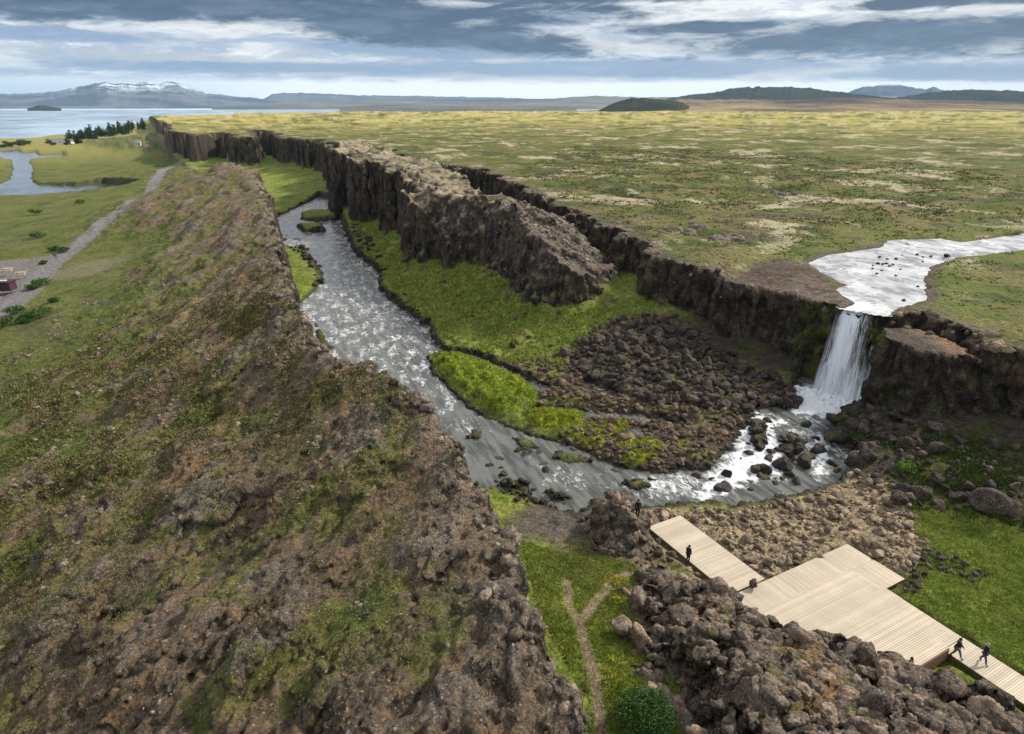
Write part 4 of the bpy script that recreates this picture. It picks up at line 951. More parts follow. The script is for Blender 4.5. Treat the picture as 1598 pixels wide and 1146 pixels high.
CLS = {'talus': (M_boulder, 'dark brown boulder in the heap below the long cliff left of the waterfall', 'boulders heaped below the cliff'),
 'bar': (M_bar, 'brown river stone on the stony bar between boulder heap and river bend', 'stones on the river bar'),
 'slope': (M_boulder, 'dark boulder on the grassy slope below the cliff right of the waterfall', 'boulders on the slope right of the fall'),
 'beach': (M_cobble, 'pale brown stone on the cobble beach beside the wooden deck', 'cobbles on the beach by the deck'),
 'river': (M_wet, 'small dark wet stone standing out of the shallow river', 'stones in the river'),
 'bank': (M_boulder, 'brown stone lying in the bright grass between river and rock wall', 'stones in the bank grass'),
 'leftbank': (M_boulder, 'brown boulder by the river below the ridge crest', 'boulders on the far left bank')}
special = [  # px, py, z, radius, material, label
 (1222,728,.5,1.25,M_wet,'largest dark boulder in front of the white cascade, angular top'),
 (1256,717,.8,1.0,M_wet,'rounded rusty brown boulder between the two white cascade streams'),
 (1236,690,1.2,1.0,M_wet,'rusty mossy boulder splitting the cascade just above the big angular one'),
 (1178,692,1.0,.85,M_wet,'narrow mossy boulder in the middle of the left white cascade'),
 (1195,735,.4,.95,M_wet,'brown boulder touching the big angular one on its river side'),
 (1134,741,.2,.85,M_wet,'rounded brown boulder at the foot of the left cascade'),
 (1124,764,.0,.8,M_wet,'dark wet boulder standing alone in the calm water under the cascade'),
 (1244,752,.4,.7,M_boulder,'grey green slab leaning below the big angular cascade boulder'),
 (1302,683,1.9,1.7,M_wet,'broad yellow mossed boulder at the right edge of the cascade'),
 (1338,722,1.6,1.7,M_boulder,'large blocky dark boulder on the right bank of the cascade pool'),
 (1300,655,2.3,1.1,M_wet,'dark pointed boulder right below the plunge pool foam'),
 (1330,668,2.6,1.3,M_boulder,'grey upright boulder at the foot of the cliff block by the plunge pool'),
 (1355,700,2.7,1.3,M_boulder,'brown boulder beside the cliff block foot above the pool'),
 (1372,685,3.0,1.0,M_boulder,'small brown boulder leaning against the cliff block foot'),
 (1110,596,2.3,1.5,M_boulder,'wide light brown flat-faced boulder in the middle of the boulder heap'),
 (1050,580,2.4,1.3,M_boulder,'rounded brown boulder left of the middle of the heap, pale top'),
 (1160,575,3.6,1.4,M_boulder,'big brown boulder high in the heap under the cliff'),
 (978,515,4.0,.9,M_boulder,'pale topped boulder at the upper left of the heap by the grass'),
 (1100,610,2.0,1.3,M_boulder,'blackish boulder low in the heap near the green plant'),
 (1022,620,1.0,1.3,M_boulder,'squat brown boulder at the lower edge of the heap'),
 (1540,790,3.0,2.0,M_boulder,'largest dark block at the top of the bright meadow by the right cliff'),
 (1437,772,2.2,1.3,M_boulder,'dark boulder at the corner where the meadow meets the slope'),
 (1412,768,1.9,1.2,M_boulder,'plum brown boulder at the top of the cobble beach'),
 (1462,790,2.0,1.0,M_boulder,'grey wedge-shaped boulder at the meadow corner'),
 (1492,804,1.4,.35,M_cobble,'small pink brown stone at the upper edge of the bright meadow'),
 (693,588,-.2,.6,M_wet,'round dark stone in the river beside the grassy island'),
 (966,979,2.3,1.05,M_lava,'lichen spotted boulder in the green cleft beside the foot trail'),
 (800,540,1.5,.8,M_boulder,'brown stone in the bright bank grass above the island'),
 (826,530,1.7,.9,M_boulder,'brown flat stone in the bank grass below the fin tip'),
 (1176,912,1.35,.55,M_lava,'brown pointed rock lying at the deck edge beside the outcrop'),
 (1335,632,2.2,.7,M_wet,'small black boulder at the right end of the plunge pool'),
]
mesh_cache = {}
def rock_obj(name, X, Y, Z, R, mat, sub=3, lump=False, parent=None, sq=(1, 1, 1)):
    lib = LUMPS if lump else SHAPES[sub]
    i = int(rng.integers(len(lib))); key = (mat.name, sub, i, lump)
    if key not in mesh_cache: mesh_cache[key] = rock_mesh('rock', lib[i], mat)
    o = bpy.data.objects.new(name, mesh_cache[key]); COL.objects.link(o)
    o.location = (X, Y, Z); o.rotation_euler = (rng.normal(0, .35), rng.normal(0, .35), rng.uniform(0, 6.28)); o.scale = (R * sq[0], R * sq[1], R * sq[2])
    if parent: o.parent = parent
    return o
for (px_, py_, z_, R, mt, lab) in special:
    p = at(px_, py_, z_)
    tag(rock_obj('boulder', p[0], p[1], z_ + R * .15, R * .92, mt), lab, 'boulder')
sc_ = sorted(BOULD, key=lambda b: -b[3] / math.hypot(b[0], b[1], b[2] - 38))
single = [b for b in sc_ if b[4] != 'beach'][:235] + [b for b in sc_ if b[4] == 'beach'][:30]
sid = set(id(b) for b in single)
def place_words(b):
    vx, vy, vz = b[0], b[1], b[2] - CAMZ
    fz = vy * math.cos(PITCH) - vz * math.sin(PITCH); uz = vy * math.sin(PITCH) + vz * math.cos(PITCH)
    px_, py_ = CX + F * vx / fz, CY - F * uz / fz; c = b[4]
    if c == 'talus':
        size = 'huge' if b[3] > 1.15 else 'big' if b[3] > .85 else 'medium' if b[3] > .6 else 'small'
        w = 'at the grassy left end of the heap' if px_ < 985 else 'left of the middle of the heap' if px_ < 1060 else 'in the middle of the heap' if px_ < 1130 else 'right of the middle of the heap' if px_ < 1190 else 'at the pool end of the heap'
        v = 'high under the cliff' if py_ < 545 else 'half way down' if py_ < 600 else 'low by the river bar'
        return size + ' brown boulder ' + w + ', ' + v
    if c == 'slope':
        size = 'huge' if b[3] > 1.15 else 'big' if b[3] > .8 else 'medium'
        w = 'between cascade and plunge pool' if px_ < 1350 else 'below the orange-topped cliff block' if px_ < 1450 else 'above the bright meadow' if px_ < 1540 else 'at the far right edge of the slope'
        v = 'upper row' if py_ < 700 else 'middle row' if py_ < 760 else 'lower row'
        return size + ' dark boulder ' + w + ', ' + v
    if c == 'bar':
        w = 'beside the grassy islands' if px_ < 930 else 'amid the river bar' if px_ < 1050 else 'at the cascade end of the river bar'
        v = 'on the boulder heap side' if py_ < 660 else 'on the river side'
        if py_ > 770: w, v = 'between the rocky knoll and the pier', 'by the water'
        return 'brown stone ' + w + ', ' + v
    if c == 'beach':
        w = 'between pier and river' if px_ < 1180 else 'in front of the viewing deck corner' if px_ < 1330 else 'at the meadow edge of the beach'
        v = 'near the water' if py_ < 820 else 'near the deck'
        return 'pale stone on the beach ' + w + ', ' + v
    if c == 'river':
        w = 'in the far pale stretch of the river' if py_ < 470 else 'in the stony riffle beside the ridge crest' if py_ < 600 else 'between island and ridge' if px_ < 840 else 'in the dark bend by the river bar' if px_ < 1060 else 'in the white cascade' if px_ < 1270 else 'in the cascade pool by the right bank'
        return ('large' if b[3] > .6 else 'small') + ' dark wet stone ' + w
    return CLS[c][1]
for b in single:
    mt, lab, grp = CLS[b[4]]; lab = place_words(b)
    if b[4] in ('talus', 'slope') : mt = M_boulder
    o = rock_obj('boulder' if b[3] > .5 else 'stone', b[0], b[1], b[2], b[3], mt, 3 if b[3] > .6 else 2)
    tag(o, lab, 'boulder' if b[3] > .5 else 'stone', grp)
rest = {}
for b in BOULD:
    if id(b) not in sid: rest.setdefault(b[4], []).append(b[:4])
for k, v in rest.items():
    o = joined('rubble', v, CLS[k][0], 2 if k in ('talus', 'slope', 'leftbank') else 1)
    tag(o, {'talus': 'smaller brown rubble filling the boulder heap below the cliff', 'bar': 'small brown stones covering the river bar', 'slope': 'scattered dark rubble on the slope below the right cliff',
            'beach': 'pale brown cobbles covering the beach beside the deck', 'river': 'scattered small wet stones in the shallow river', 'bank': 'small stones strewn in the bank grass',
            'leftbank': 'brown rubble along the far left river bank'}[k], 'rubble')
# stones in the upper river and along its lip
us = [(1416,382),(1372,402),(1385,405),(1398,405),(1370,412),(1377,413),(1383,412),(1388,416),(1393,414),(1405,421),(1362,415),(1362,420),(1368,428),(1432,398),(1441,402),(1452,401),(1440,409),(1408,399),(1432,448),(1410,470),(1376,423),(1398,431)]
for (a, b) in us:
    p = at(a, b, UPZ); tag(rock_obj('stone', p[0], p[1], UPZ + .05, rng.uniform(.22, .42), M_wet, 2), 'small dark stone in the pale shallow water above the waterfall', 'stone', 'stones in the upper river')
p = at(1478, 401, UPZ); tag(rock_obj('stone', p[0], p[1], UPZ + .1, 1.2, M_wet, 3, sq=(1.4, .5, .4)), 'long low dark rock on the right bank of the upper river', 'stone')

# ------------------------------------------------------------------ loose blocks on the crest, the fin and the cliff rims (part of the hills)
def rim_blocks(line, n, a, b, spread_, zfun, mat, parent_name, k=2.2, sub=2, side=0.0):
    line = np.asarray(line); seg = np.linalg.norm(np.diff(line, axis=0), axis=1); cum = np.concatenate([[0], np.cumsum(seg)])
    t = rng.uniform(0, cum[-1], n); i = np.searchsorted(cum, t) - 1; i = np.clip(i, 0, len(seg) - 1)
    f = (t - cum[i]) / seg[i]; p = line[i] + (line[i + 1] - line[i]) * f[:, None]
    dirv = (line[i + 1] - line[i]) / seg[i][:, None]; nrm = np.stack([-dirv[:, 1], dirv[:, 0]], 1)
    off = rng.normal(side, spread_, n); p = p + nrm * off[:, None]
    r_ = power(n, a, b, k); z = height(p[:, 0], p[:, 1])
    ok = z > zfun
    return joined('rock', [(p[j, 0], p[j, 1], z[j] - r_[j] * .1, r_[j]) for j in range(n) if ok[j]], mat, sub, ZOBJ.get(parent_name), .4)
rim_blocks(crest[:9], 420, .16, .75, 1.3, 6, M_lava, 'ridge_hill', 2.4, 2)
rim_blocks(crest[8:18], 420, .3, 1.1, 1.6, 6, M_lava, 'ridge_hill', 2.4, 2)
finfront = W([(528,238,21),(560,248,20),(601,262,19),(640,285,18.3),(667,304,18),(720,326,17.5),(777,338,17),(840,352,15),(899,385,12),(940,430,8)])
rim_blocks(finfront, 420, .35, 1.1, 1.2, 6, M_pale, 'lava_fin_terrain', 2.3, 2)
rim_blocks(W([(770,345,15.5),(830,380,13),(880,420,10),(930,445,7.5)]), 560, .25, .95, 3.0, 3.5, M_pale, 'lava_fin_terrain', 2.3, 2)
rim_blocks(W([(632,253,18.5),(698,263,17),(742,304,17),(820,338,16),(865,350,15)]), 240, .3, .9, 1.0, 6, M_pale, 'lava_fin_terrain', 2.3, 2)
rim_blocks(plate_poly[8:24], 420, .25, .9, .8, 10.5, M_lava, 'plateau_terrain', 2.4, 2)
rim_blocks(plate_poly[0:7], 160, .3, 1.0, .9, 10.5, M_lava, 'plateau_terrain', 2.2, 2)
# stones strewn over the ridge flank
pp = inpoly(np.vstack([crest[:14], W([(200,420,-4),(0,560,-5),(0,1200,4),(500,1350,10)])]), 5200, lambda x, y: np.clip(.25 + 2.2 * fbm2(x * .9 + y * .4, y * .5, 6, 4, 61), .03, 1))
hz_, hs = height(pp[:, 0], pp[:, 1], True); okk = hs['wl'] > .6; dd_ = np.hypot(pp[:, 0], pp[:, 1])
rr_ = power(len(pp), .06, .42, 2.8) * np.clip(dd_ / 45, .8, 1.6)
joined('stones', [(pp[i, 0], pp[i, 1], hz_[i] - rr_[i] * .15, rr_[i]) for i in range(len(pp)) if okk[i]], M_lava, 1, ZOBJ['ridge_hill'])
# pale rock outcrops on the plateau
for j, (a, b, w, n_) in enumerate([(915,238,7,26),(1130,372,5,30),(1060,360,4,18),(1215,305,5,26),(905,262,8,24),(1400,322,6,14),(1490,218,10,12),(1060,245,8,12),(1095,356,4,14),(985,268,5,10)]):
    z0 = float(plate_f(*at(a, b, 15)[None].T)[0]); c0 = at(a, b, z0)
    its = []
    for _ in range(n_):
        X = c0[0] + rng.normal(0, w * .5); Y = c0[1] + rng.normal(0, w * .35); R = rng.uniform(.4, 1.3)
        its.append((X, Y, R))
    zz = height(np.array([i[0] for i in its]), np.array([i[1] for i in its]))
    joined('rock', [(i[0], i[1], z_ - i[2] * .2, i[2]) for i, z_ in zip(its, zz)], M_pale, 2, ZOBJ['plateau_terrain'])

# ------------------------------------------------------------------ lava outcrops in front (things built of rock pieces)
def outcrop(name, poly, n, a, b, label, margin, rimline=None, nrim=0, bands=(.9, 2.0)):
    c0 = np.asarray(poly).mean(0) if len(poly) < 9 else at(1200, 1030, 5)
    root = empty(name, (0, 0, 0)); tag(root, label, 'rock outcrop')
    p = inpoly(poly, n, margin=margin); r_ = power(len(p), a, b, 1.7)
    if rimline is not None:
        rim = np.asarray(rimline); seg = rng.integers(0, len(rim) - 1, nrim); f = rng.uniform(size=nrim)
        q = rim[seg] + (rim[seg + 1] - rim[seg]) * f[:, None] + rng.normal(0, .45, (nrim, 2))
        p = np.concatenate([q, p]); r_ = np.concatenate([rng.uniform(bands[0] * .5, bands[1] * .5, nrim), r_])
    kp = thin(p, r_, .52); p = p[kp]; r_ = r_[kp]; z = height(p[:, 0], p[:, 1])
    d_ = np.hypot(p[:, 0], p[:, 1]); o_ = np.argsort(-(r_ / d_))
    for c, i in enumerate(o_[:290]):
        rock_obj('rock', p[i, 0], p[i, 1], z[i] - r_[i] * .62, r_[i] * 1.12, M_lava, 3, r_[i] > .3, root, (rng.uniform(.75, 1.3), rng.uniform(.75, 1.3), rng.uniform(.9, 1.6)))
    its = [(p[i, 0], p[i, 1], z[i] - r_[i] * .4, r_[i]) for i in o_[290:]]
    if its: joined('rock', its, M_lava, 2, root)
    return root
orim = W([(1010,878,2.4),(1060,892,3.4),(1120,914,4.4),(1180,948,5),(1250,970,5.5),(1330,1006,6),(1420,1066,6),(1500,1094,6),(1598,1130,6),(1700,1180,6)])
lrim = W([(1000,900,2.2),(995,960,3),(1005,1005,4),(1040,1050,4.3),(1075,1080,4.5),(1085,1146,4.5),(1110,1250,5)])
outcrop('lava_outcrop', out_poly, 330, .3, 1.05, 'long lumpy lichen-spotted lava outcrop in front of the wooden deck', .8, np.vstack([lrim[::-1], orim]), 170, (.7, 2.1))
outcrop('lava_knoll', small_poly, 70, .25, .8, 'small rocky knoll with a person on top at the pier end', .0, W([(930,800,3),(960,785,3.5),(1000,800,3.5),(1015,840,2)]), 26, (.7, 1.7))

# ------------------------------------------------------------------ waterfall
def fall_material():
    m, g, b, out = newmat('falling_water')
    a = g.node('ShaderNodeAttribute', attribute_name='Col').outputs['Vector']
    s, t, lay = g.sep(a)
    q = g.comb(g.m('MULTIPLY', s, 26), g.m('MULTIPLY', t, 2.6), g.m('MULTIPLY', lay, 7))
    n = g.noise(q, 1.0, 6, .7, dist=1.6)
    q2 = g.comb(g.m('MULTIPLY', s, 5.5), g.m('MULTIPLY', t, .7), g.m('MULTIPLY', lay, 3))
    n2 = g.noise(q2, 1.0, 3, .5)
    core = g.m('MAXIMUM', g.ss(g.m('ABSOLUTE', g.m('SUBTRACT', s, g.m('ADD', .34, g.m('MULTIPLY', t, .03)))), .26, .04), g.m('MULTIPLY', g.ss(t, .55, 1.0), .6))
    dens = g.m('ADD', g.m('ADD', g.m('MULTIPLY', g.m('SUBTRACT', n, .5), 2.6), g.m('MULTIPLY', g.m('SUBTRACT', n2, .5), 1.6)), g.m('ADD', .46, g.m('MULTIPLY', core, .75)))
    dens = g.m('SUBTRACT', dens, g.m('MULTIPLY', g.m('MULTIPLY', g.ss(s, .5, .85), g.ss(t, 1.0, .2)), .42))
    edge = g.ss(g.m('MINIMUM', s, g.m('SUBTRACT', 1.0, s)), .0, .12)
    al = g.m('MULTIPLY', g.ss(dens, .28, 1.05), edge)
    g.l.new(al, b.inputs['Alpha'])
    b.inputs['Base Color'].default_value = (.80, .84, .88, 1); b.inputs['Roughness'].default_value = .6
    b.inputs['Subsurface Weight'].default_value = 0
    g.l.new(g.bump(n, .8, .15), b.inputs['Normal'])
    return m
M_fall = fall_material()
wf_root = empty('waterfall', tuple(at(1310, 620, 2)) + (2.0,)); tag(wf_root, 'white waterfall dropping over the dark cliff into a small pool', 'waterfall')
lipL, lipR = at(1309, 479, 12.6), at(1380, 491, 12.6); ftL, ftR = at(1264, 607, 2), at(1356, 634, 2)
for L in range(3):
    ns, nt_ = 70, 60; Sg, Tg = np.meshgrid(np.linspace(0, 1, ns), np.linspace(0, 1, nt_))
    top = lipL + (lipR - lipL) * Sg[..., None]; ft_ = ftL + (ftR - ftL) * Sg[..., None]
    k = (Tg ** .62)[..., None]; P = top + (ft_ - top) * k
    rid_ = fbm2(Sg * 9 + L * 3, Tg * .8, 1.0, 4, 100 + L) * (.3 + .7 * Tg)
    nrm = np.array([-.62, -.78]); back = np.array([.62, .78])
    P = P + nrm * (rid_ * 1.3 - L * .28)[..., None] + back * (np.clip(.05 - Tg, 0, 1) * 14)[..., None]
    Zz = 12.68 - 10.7 * np.clip((Tg - .02) / .98, 0, 1) + .06 * rid_ - .12 * np.abs(Sg - .4) * (Tg < .1)
    idx = np.arange(ns * nt_).reshape(nt_, ns)
    qd = np.stack([idx[:-1, :-1].ravel(), idx[:-1, 1:].ravel(), idx[1:, 1:].ravel(), idx[1:, :-1].ravel()], 1)
    V_ = np.stack([P[..., 0].ravel(), P[..., 1].ravel(), Zz.ravel()], 1) - np.array(wf_root.location)
    me = mesh_np('water_curtain', V_, qd, M_fall, True, attrs={'Col': np.stack([Sg.ravel(), Tg.ravel(), np.full(Sg.size, L * 1.0)], 1)})
    link('water_curtain', me, wf_root)
# foam mounds at the foot
M_foam = plain('foam', (.80, .83, .86), .7, .08, 3)
fl = []
for _ in range(420):
    s = rng.uniform(-.05, 1.0); p = ftL + (ftR - ftL) * s + rng.normal(0, .45, 2) + np.array([-.62, -.78]) * abs(rng.normal(0, 1.3)) + np.array([-1.2, .4]) * (s < .25) * rng.uniform(0, 1); fl.append((p[0] - wf_root.location[0], p[1] - wf_root.location[1], 1.85 + rng.uniform(-.2, .25) - 2.0, rng.uniform(.12, .5)))
joined('foam', fl, M_foam, 2, wf_root)

# ------------------------------------------------------------------ wooden decks
def wood_material(name, c, var):
    m, g, b, out = newmat(name)
    tc_ = g.node('ShaderNodeTexCoord').outputs['Object']; oi = g.node('ShaderNodeObjectInfo').outputs['Random']
    n = g.noise(g.vm('MULTIPLY', tc_, (1.0, 14, 14)), 1.2, 4, .6)
    pos = g.node('ShaderNodeNewGeometry').outputs['Position']; st = g.noise(pos, .5, 4, .6)
    k = g.m('ADD', g.m('ADD', 1 - var, g.m('MULTIPLY', oi, var * 1.1)), g.m('MULTIPLY', g.m('SUBTRACT', n, .5), .3))
    k = g.m('MULTIPLY', k, g.m('ADD', .92, g.m('MULTIPLY', g.ss(st, .35, .65), .1)))
    g.l.new(g.vm('SCALE', g.mix(0.0, c, c), k), b.inputs['Base Color']); b.inputs['Roughness'].default_value = .75
    return m
M_plank = wood_material('pale_deck_timber', (.64, .545, .41), .19)
M_beam = wood_material('deck_frame_timber', (.20, .14, .10), .25)
M_red = wood_material('reddish_fascia_timber', (.36, .19, .14), .2)
def dk(a, b): return DO + DU * a + DV * b
def box_mesh(name, lx, ly, lz, mat, bev=.006):
    bm = bmesh.new(); bmesh.ops.create_cube(bm, size=1)
    for v in bm.verts: v.co = (v.co.x * lx, v.co.y * ly, v.co.z * lz)
    if bev: bmesh.ops.bevel(bm, geom=bm.edges[:], offset=bev, segments=1, affect='EDGES')
    me = bpy.data.meshes.new(name); bm.to_mesh(me); bm.free(); me.materials.append(mat); return me
_bm = {}
def bxo(name, a, b, z, la, lb, lz, mat, parent, top=True):
    """box centred at deck coordinates (a,b), top at z"""
    key = (name, round(la, 3), round(lb, 3), round(lz, 3), mat.name)
    if key not in _bm: _bm[key] = box_mesh(name, la, lb, lz, mat)
    o = bpy.data.objects.new(name, _bm[key]); COL.objects.link(o); p = dk(a, b)
    pr = parent.location if parent else (0, 0, 0)
    o.location = (p[0] - pr[0], p[1] - pr[1], (z - lz / 2) - pr[2]); o.rotation_euler = (0, 0, DA)
    if parent: o.parent = parent
    return o
PW, GAP, TH = .145, .013, .045
def planks_along_b(root, a0, a1, b0, b1, z, cut=None):       # boards run across, stacked along a
    n = int((a1 - a0) / (PW + GAP)); 
    for i in range(n):
        a = a0 + (i + .5) * (PW + GAP); bb0, bb1 = (cut(a) if cut else (b0, b1))
        bxo('plank', a, (bb0 + bb1) / 2, z + rng.uniform(-.003, .003), PW, round((bb1 - bb0) * 4) / 4, TH, M_plank, root)
def planks_along_a(root, a0, a1, b0, b1, z):
    n = int((b1 - b0) / (PW + GAP))
    for i in range(n):
        b = b0 + (i + .5) * (PW + GAP); bxo('plank', (a0 + a1) / 2, b, z + rng.uniform(-.003, .003), a1 - a0, PW, TH, M_plank, root)
def frame(root, a0, a1, b0, b1, z, posts=True, side=M_beam):
    zb = z - TH - .004
    for b in (b0 + .04, b1 - .04): bxo('beam', (a0 + a1) / 2, b, zb, a1 - a0 - .1, .07, .22, side, root)
    for a in (a0 + .04, a1 - .04): bxo('joist', a, (b0 + b1) / 2, zb - .002, .07, b1 - b0 - .18, .21, side, root)
    if posts:
        for a in np.arange(a0 + .3, a1, 2.4):
            for b in np.arange(b0 + .3, b1, 2.2):
                p = dk(a, b); gz = float(height(np.array([p[0]]), np.array([p[1]]))[0]); hh = max(.3, zb - .22 - gz + .3)
                bxo('post', a, b, zb - .222, .12, .12, round(hh, 1), M_beam, root)
def dkroot(nm, a, b, lab, cat):
    p = dk(a, b); r = empty(nm, (p[0], p[1], .3)); return tag(r, lab, cat)
pier = dkroot('wooden_pier', -5, -2, 'pale timber pier running out from the deck towards the river with a person on it', 'pier')
planks_along_b(pier, -10.6, -.02, -4.1, 0, 1.0); frame(pier, -10.6, -.02, -4.1, 0, 1.0)
deck = dkroot('viewing_deck', 2, 3, 'pale timber viewing deck jutting over the cobble beach, lower of the two levels', 'deck')
planks_along_a(deck, 0, 2.55, -4.1, 10.35, 1.0)
planks_along_a(deck, 2.56, 5.4, 7.02, 10.35, 1.0); frame(deck, 0, 5.4, -4.1, 10.35, 1.0)
rdk = dkroot('raised_deck', 7, 3, 'broad raised pale timber deck one step above the viewing deck', 'deck')
planks_along_b(rdk, 2.58, 11.6, -1.6, 7.3, 1.28, lambda a: ((-4.0 if a < 7 else -1.6), (7.0 if a < 5.4 else 7.5))); 
frame(rdk, 2.6, 11.6, -1.6, 7.0, 1.28, side=M_plank)
bwk = dkroot('boardwalk', 16, 6.4, 'narrow pale boardwalk leading away from the deck beside the bright meadow', 'boardwalk')
planks_along_b(bwk, 11.62, 24.5, 5.15, 7.55, 1.2); frame(bwk, 11.62, 24.5, 5.15, 7.55, 1.2)
bench = dkroot('bench', 11.9, 3, 'long low pale timber bench with reddish front at the end of the raised deck', 'bench')
for i in range(4): bxo('plank', 11.36 + i * .158, 3.05, 1.68, PW, 4.1, TH, M_plank, bench)
bxo('fascia', 11.95, 3.05, 1.63, .05, 4.1, 1.0, M_red, bench); bxo('fascia', 11.32, 3.05, 1.63, .05, 4.1, .34, M_plank, bench)
for b in (1.05, 5.05): bxo('end_panel', 11.63, b, 1.63, .56, .05, .34, M_plank, bench)
p = at(1284, 869, 1); tag(rock_obj('boulder', p[0], p[1], .86, .62, M_lava, 3, sq=(1.3, .8, .42)), 'flat brown rock showing through a cut-out in the viewing deck', 'boulder')
p = at(1240, 935, 1); tag(rock_obj('stone', p[0], p[1], 1.05, .26, M_lava, 2, sq=(1.6, .7, .6)), 'small dark stone on the lower deck at the corner of the raised deck', 'stone')
p = at(1332, 893, 1); tag(rock_obj('stone', p[0], p[1], 1.02, .2, M_cobble, 2, sq=(1.5, .8, .5)), 'small pale stone by the far corner of the raised deck', 'stone')

# ------------------------------------------------------------------ people
def skin_obj(name, verts, edges, rad, mat, parent=None, sub=1):
    me = bpy.data.meshes.new(name); me.from_pydata(verts, edges, []); o = link(name, me, parent)
    md = o.modifiers.new('skin', 'SKIN'); md.use_smooth_shade = True
    for i, r in enumerate(rad): me.skin_vertices[0].data[i].radius = (r, r) if not isinstance(r, tuple) else r
    me.skin_vertices[0].data[0].use_root = True
    s = o.modifiers.new('sub', 'SUBSURF'); s.levels = sub; s.render_levels = sub
    me.materials.append(mat); return o
M_skin = plain('skin', (.45, .27, .19), .6, .05)
M_hair = plain('dark_hair', (.03, .02, .015), .7, .1); M_fair = plain('grey_hair', (.40, .36, .30), .7, .1)
def cloth(n, c): return plain(n, c, .85, .15, 6)
M_black = cloth('black_cloth', (.018, .018, .022)); M_navy = cloth('dark_blue_cloth', (.02, .03, .06)); M_jean = cloth('blue_denim', (.05, .08, .16)); M_grey = cloth('grey_cloth', (.16, .16, .17)); M_brown = cloth('brown_cloth', (.09, .06, .045)); M_plum = cloth('plum_cloth', (.10, .04, .06))
def person(loc, rz, label, top, legs, pose='stand', hair=M_hair, h=1.75, shoe=M_black):
    k = h / 1.75
    st = {'stand': (0.0, 0.0, .10), 'walk': (.34, -.30, .09), 'walk2': (-.28, .30, .09), 'sit': (0, 0, .1)}[pose]
    f1, f2, w = st; hip = .93; sitz = 0
    if pose == 'sit':
        hip = .55; knees = [(.12, -.45, .52), (-.12, -.45, .52)]; feet = [(.13, -.50, .09), (-.13, -.50, .09)]
    else:
        knees = [(w, f1 * -.5 - .04, .50), (-w, f2 * -.5 - .04, .50)]; feet = [(w, -f1, .09 + abs(f1) * .06), (-w, -f2, .09 + abs(f2) * .04)]
    ly = .03 if pose == 'sit' else 0.0
    tz = hip + .0
    V = [(0, 0, hip), (0, -.01 - ly, hip + .20), (0, -.01 - ly, hip + .42), (0, 0 - ly, hip + .53), (0, -.02 - ly, hip + .60), (0, -.03 - ly, hip + .71),
         (.09, 0, hip - .05), knees[0], feet[0], (feet[0][0], feet[0][1] - .16, .05),
         (-.09, 0, hip - .05), knees[1], feet[1], (feet[1][0], feet[1][1] - .16, .05),
         (.19, -ly, hip + .49), (.24, .04 + f2 * .3 - ly, hip + .22), (.22, -.08 + f2 * .7 - ly, hip - .0), (.22, -.13 + f2 * .8 - ly, hip - .10),
         (-.19, -ly, hip + .49), (-.24, .04 + f1 * .3 - ly, hip + .22), (-.22, -.08 + f1 * .7 - ly, hip - .0), (-.22, -.13 + f1 * .8 - ly, hip - .10)]
    E = [(0, 1), (1, 2), (2, 3), (3, 4), (4, 5), (0, 6), (6, 7), (7, 8), (8, 9), (0, 10), (10, 11), (11, 12), (12, 13), (3, 14), (14, 15), (15, 16), (16, 17), (3, 18), (18, 19), (19, 20), (20, 21)]
    R = [.13, .12, .14, .07, .055, .10, .085, .06, .04, .04, .085, .06, .04, .04, .055, .042, .033, .035, .055, .042, .033, .035]
    V = [tuple(c * k for c in v) for v in V]; R = [r * k for r in R]
    body = skin_obj('person', V, E, R, M_skin); body.location = loc; body.rotation_euler = (0, 0, rz)
    tag(body, label, 'person')
    jI = [0, 1, 2, 3, 14, 15, 16, 18, 19, 20]; mp = {v: i for i, v in enumerate(jI)}
    skin_obj('jacket', [V[i] for i in jI], [(mp[a], mp[b]) for a, b in E if a in mp and b in mp], [R[i] * 1.22 + .012 for i in jI], top, body)
    tI = [0, 6, 7, 8, 10, 11, 12]; mp = {v: i for i, v in enumerate(tI)}
    skin_obj('trousers', [V[i] for i in tI], [(mp[a], mp[b]) for a, b in E if a in mp and b in mp], [R[i] * 1.2 + .012 for i in tI], legs, body)
    for s0, s1 in ((8, 9), (12, 13)): skin_obj('shoe', [V[s0], V[s1]], [(0, 1)], [.055 * k, .05 * k], shoe, body)
    hd = V[5]; P_, F_ = rock_shape(5, 2, 1.0, 0, .02, 1.0, 0)
    me = mesh_np('hair', P_ * .112 * k + np.array([hd[0], hd[1] + .022, hd[2] + .035]), F_, hair, True); link('hair', me, body)
    return body
def feet_at(px_, py_, z_): p = at(px_, py_, z_); return (p[0], p[1], z_)
person(feet_at(1073, 877, 1.0), 2.2, 'person in dark clothes standing on the narrow pier', M_navy, M_black)
kp = at(995, 800, 4.0); kz = float(height(np.array([kp[0]]), np.array([kp[1]]))[0])
person((kp[0], kp[1], kz + .25), 2.8, 'person in black standing on top of the rocky knoll by the river', M_black, M_black, h=1.85)
rk = rock_obj('rock', kp[0], kp[1], kz - .45, .8, M_lava, 3, True, bpy.data.objects['lava_knoll'], (1, 1, .85)); rk.rotation_euler = (0, 0, .5)
person(feet_at(1490, 1026, 1.2), DA + math.pi * .5 + .2, 'person in dark top and grey trousers walking off the raised deck', M_black, M_grey, 'walk')
person(feet_at(1533, 1034, 1.2), DA - math.pi * .5 + 3.0, 'person with light hair, black jacket and blue jeans walking on the boardwalk', M_black, M_jean, 'walk2', M_fair)
pb = dk(11.6, .85); person((pb[0], pb[1], 1.28 - .10), DA - math.pi / 2 + math.pi, 'person in a dark top sitting at the end of the timber bench', M_black, M_brown, 'sit')

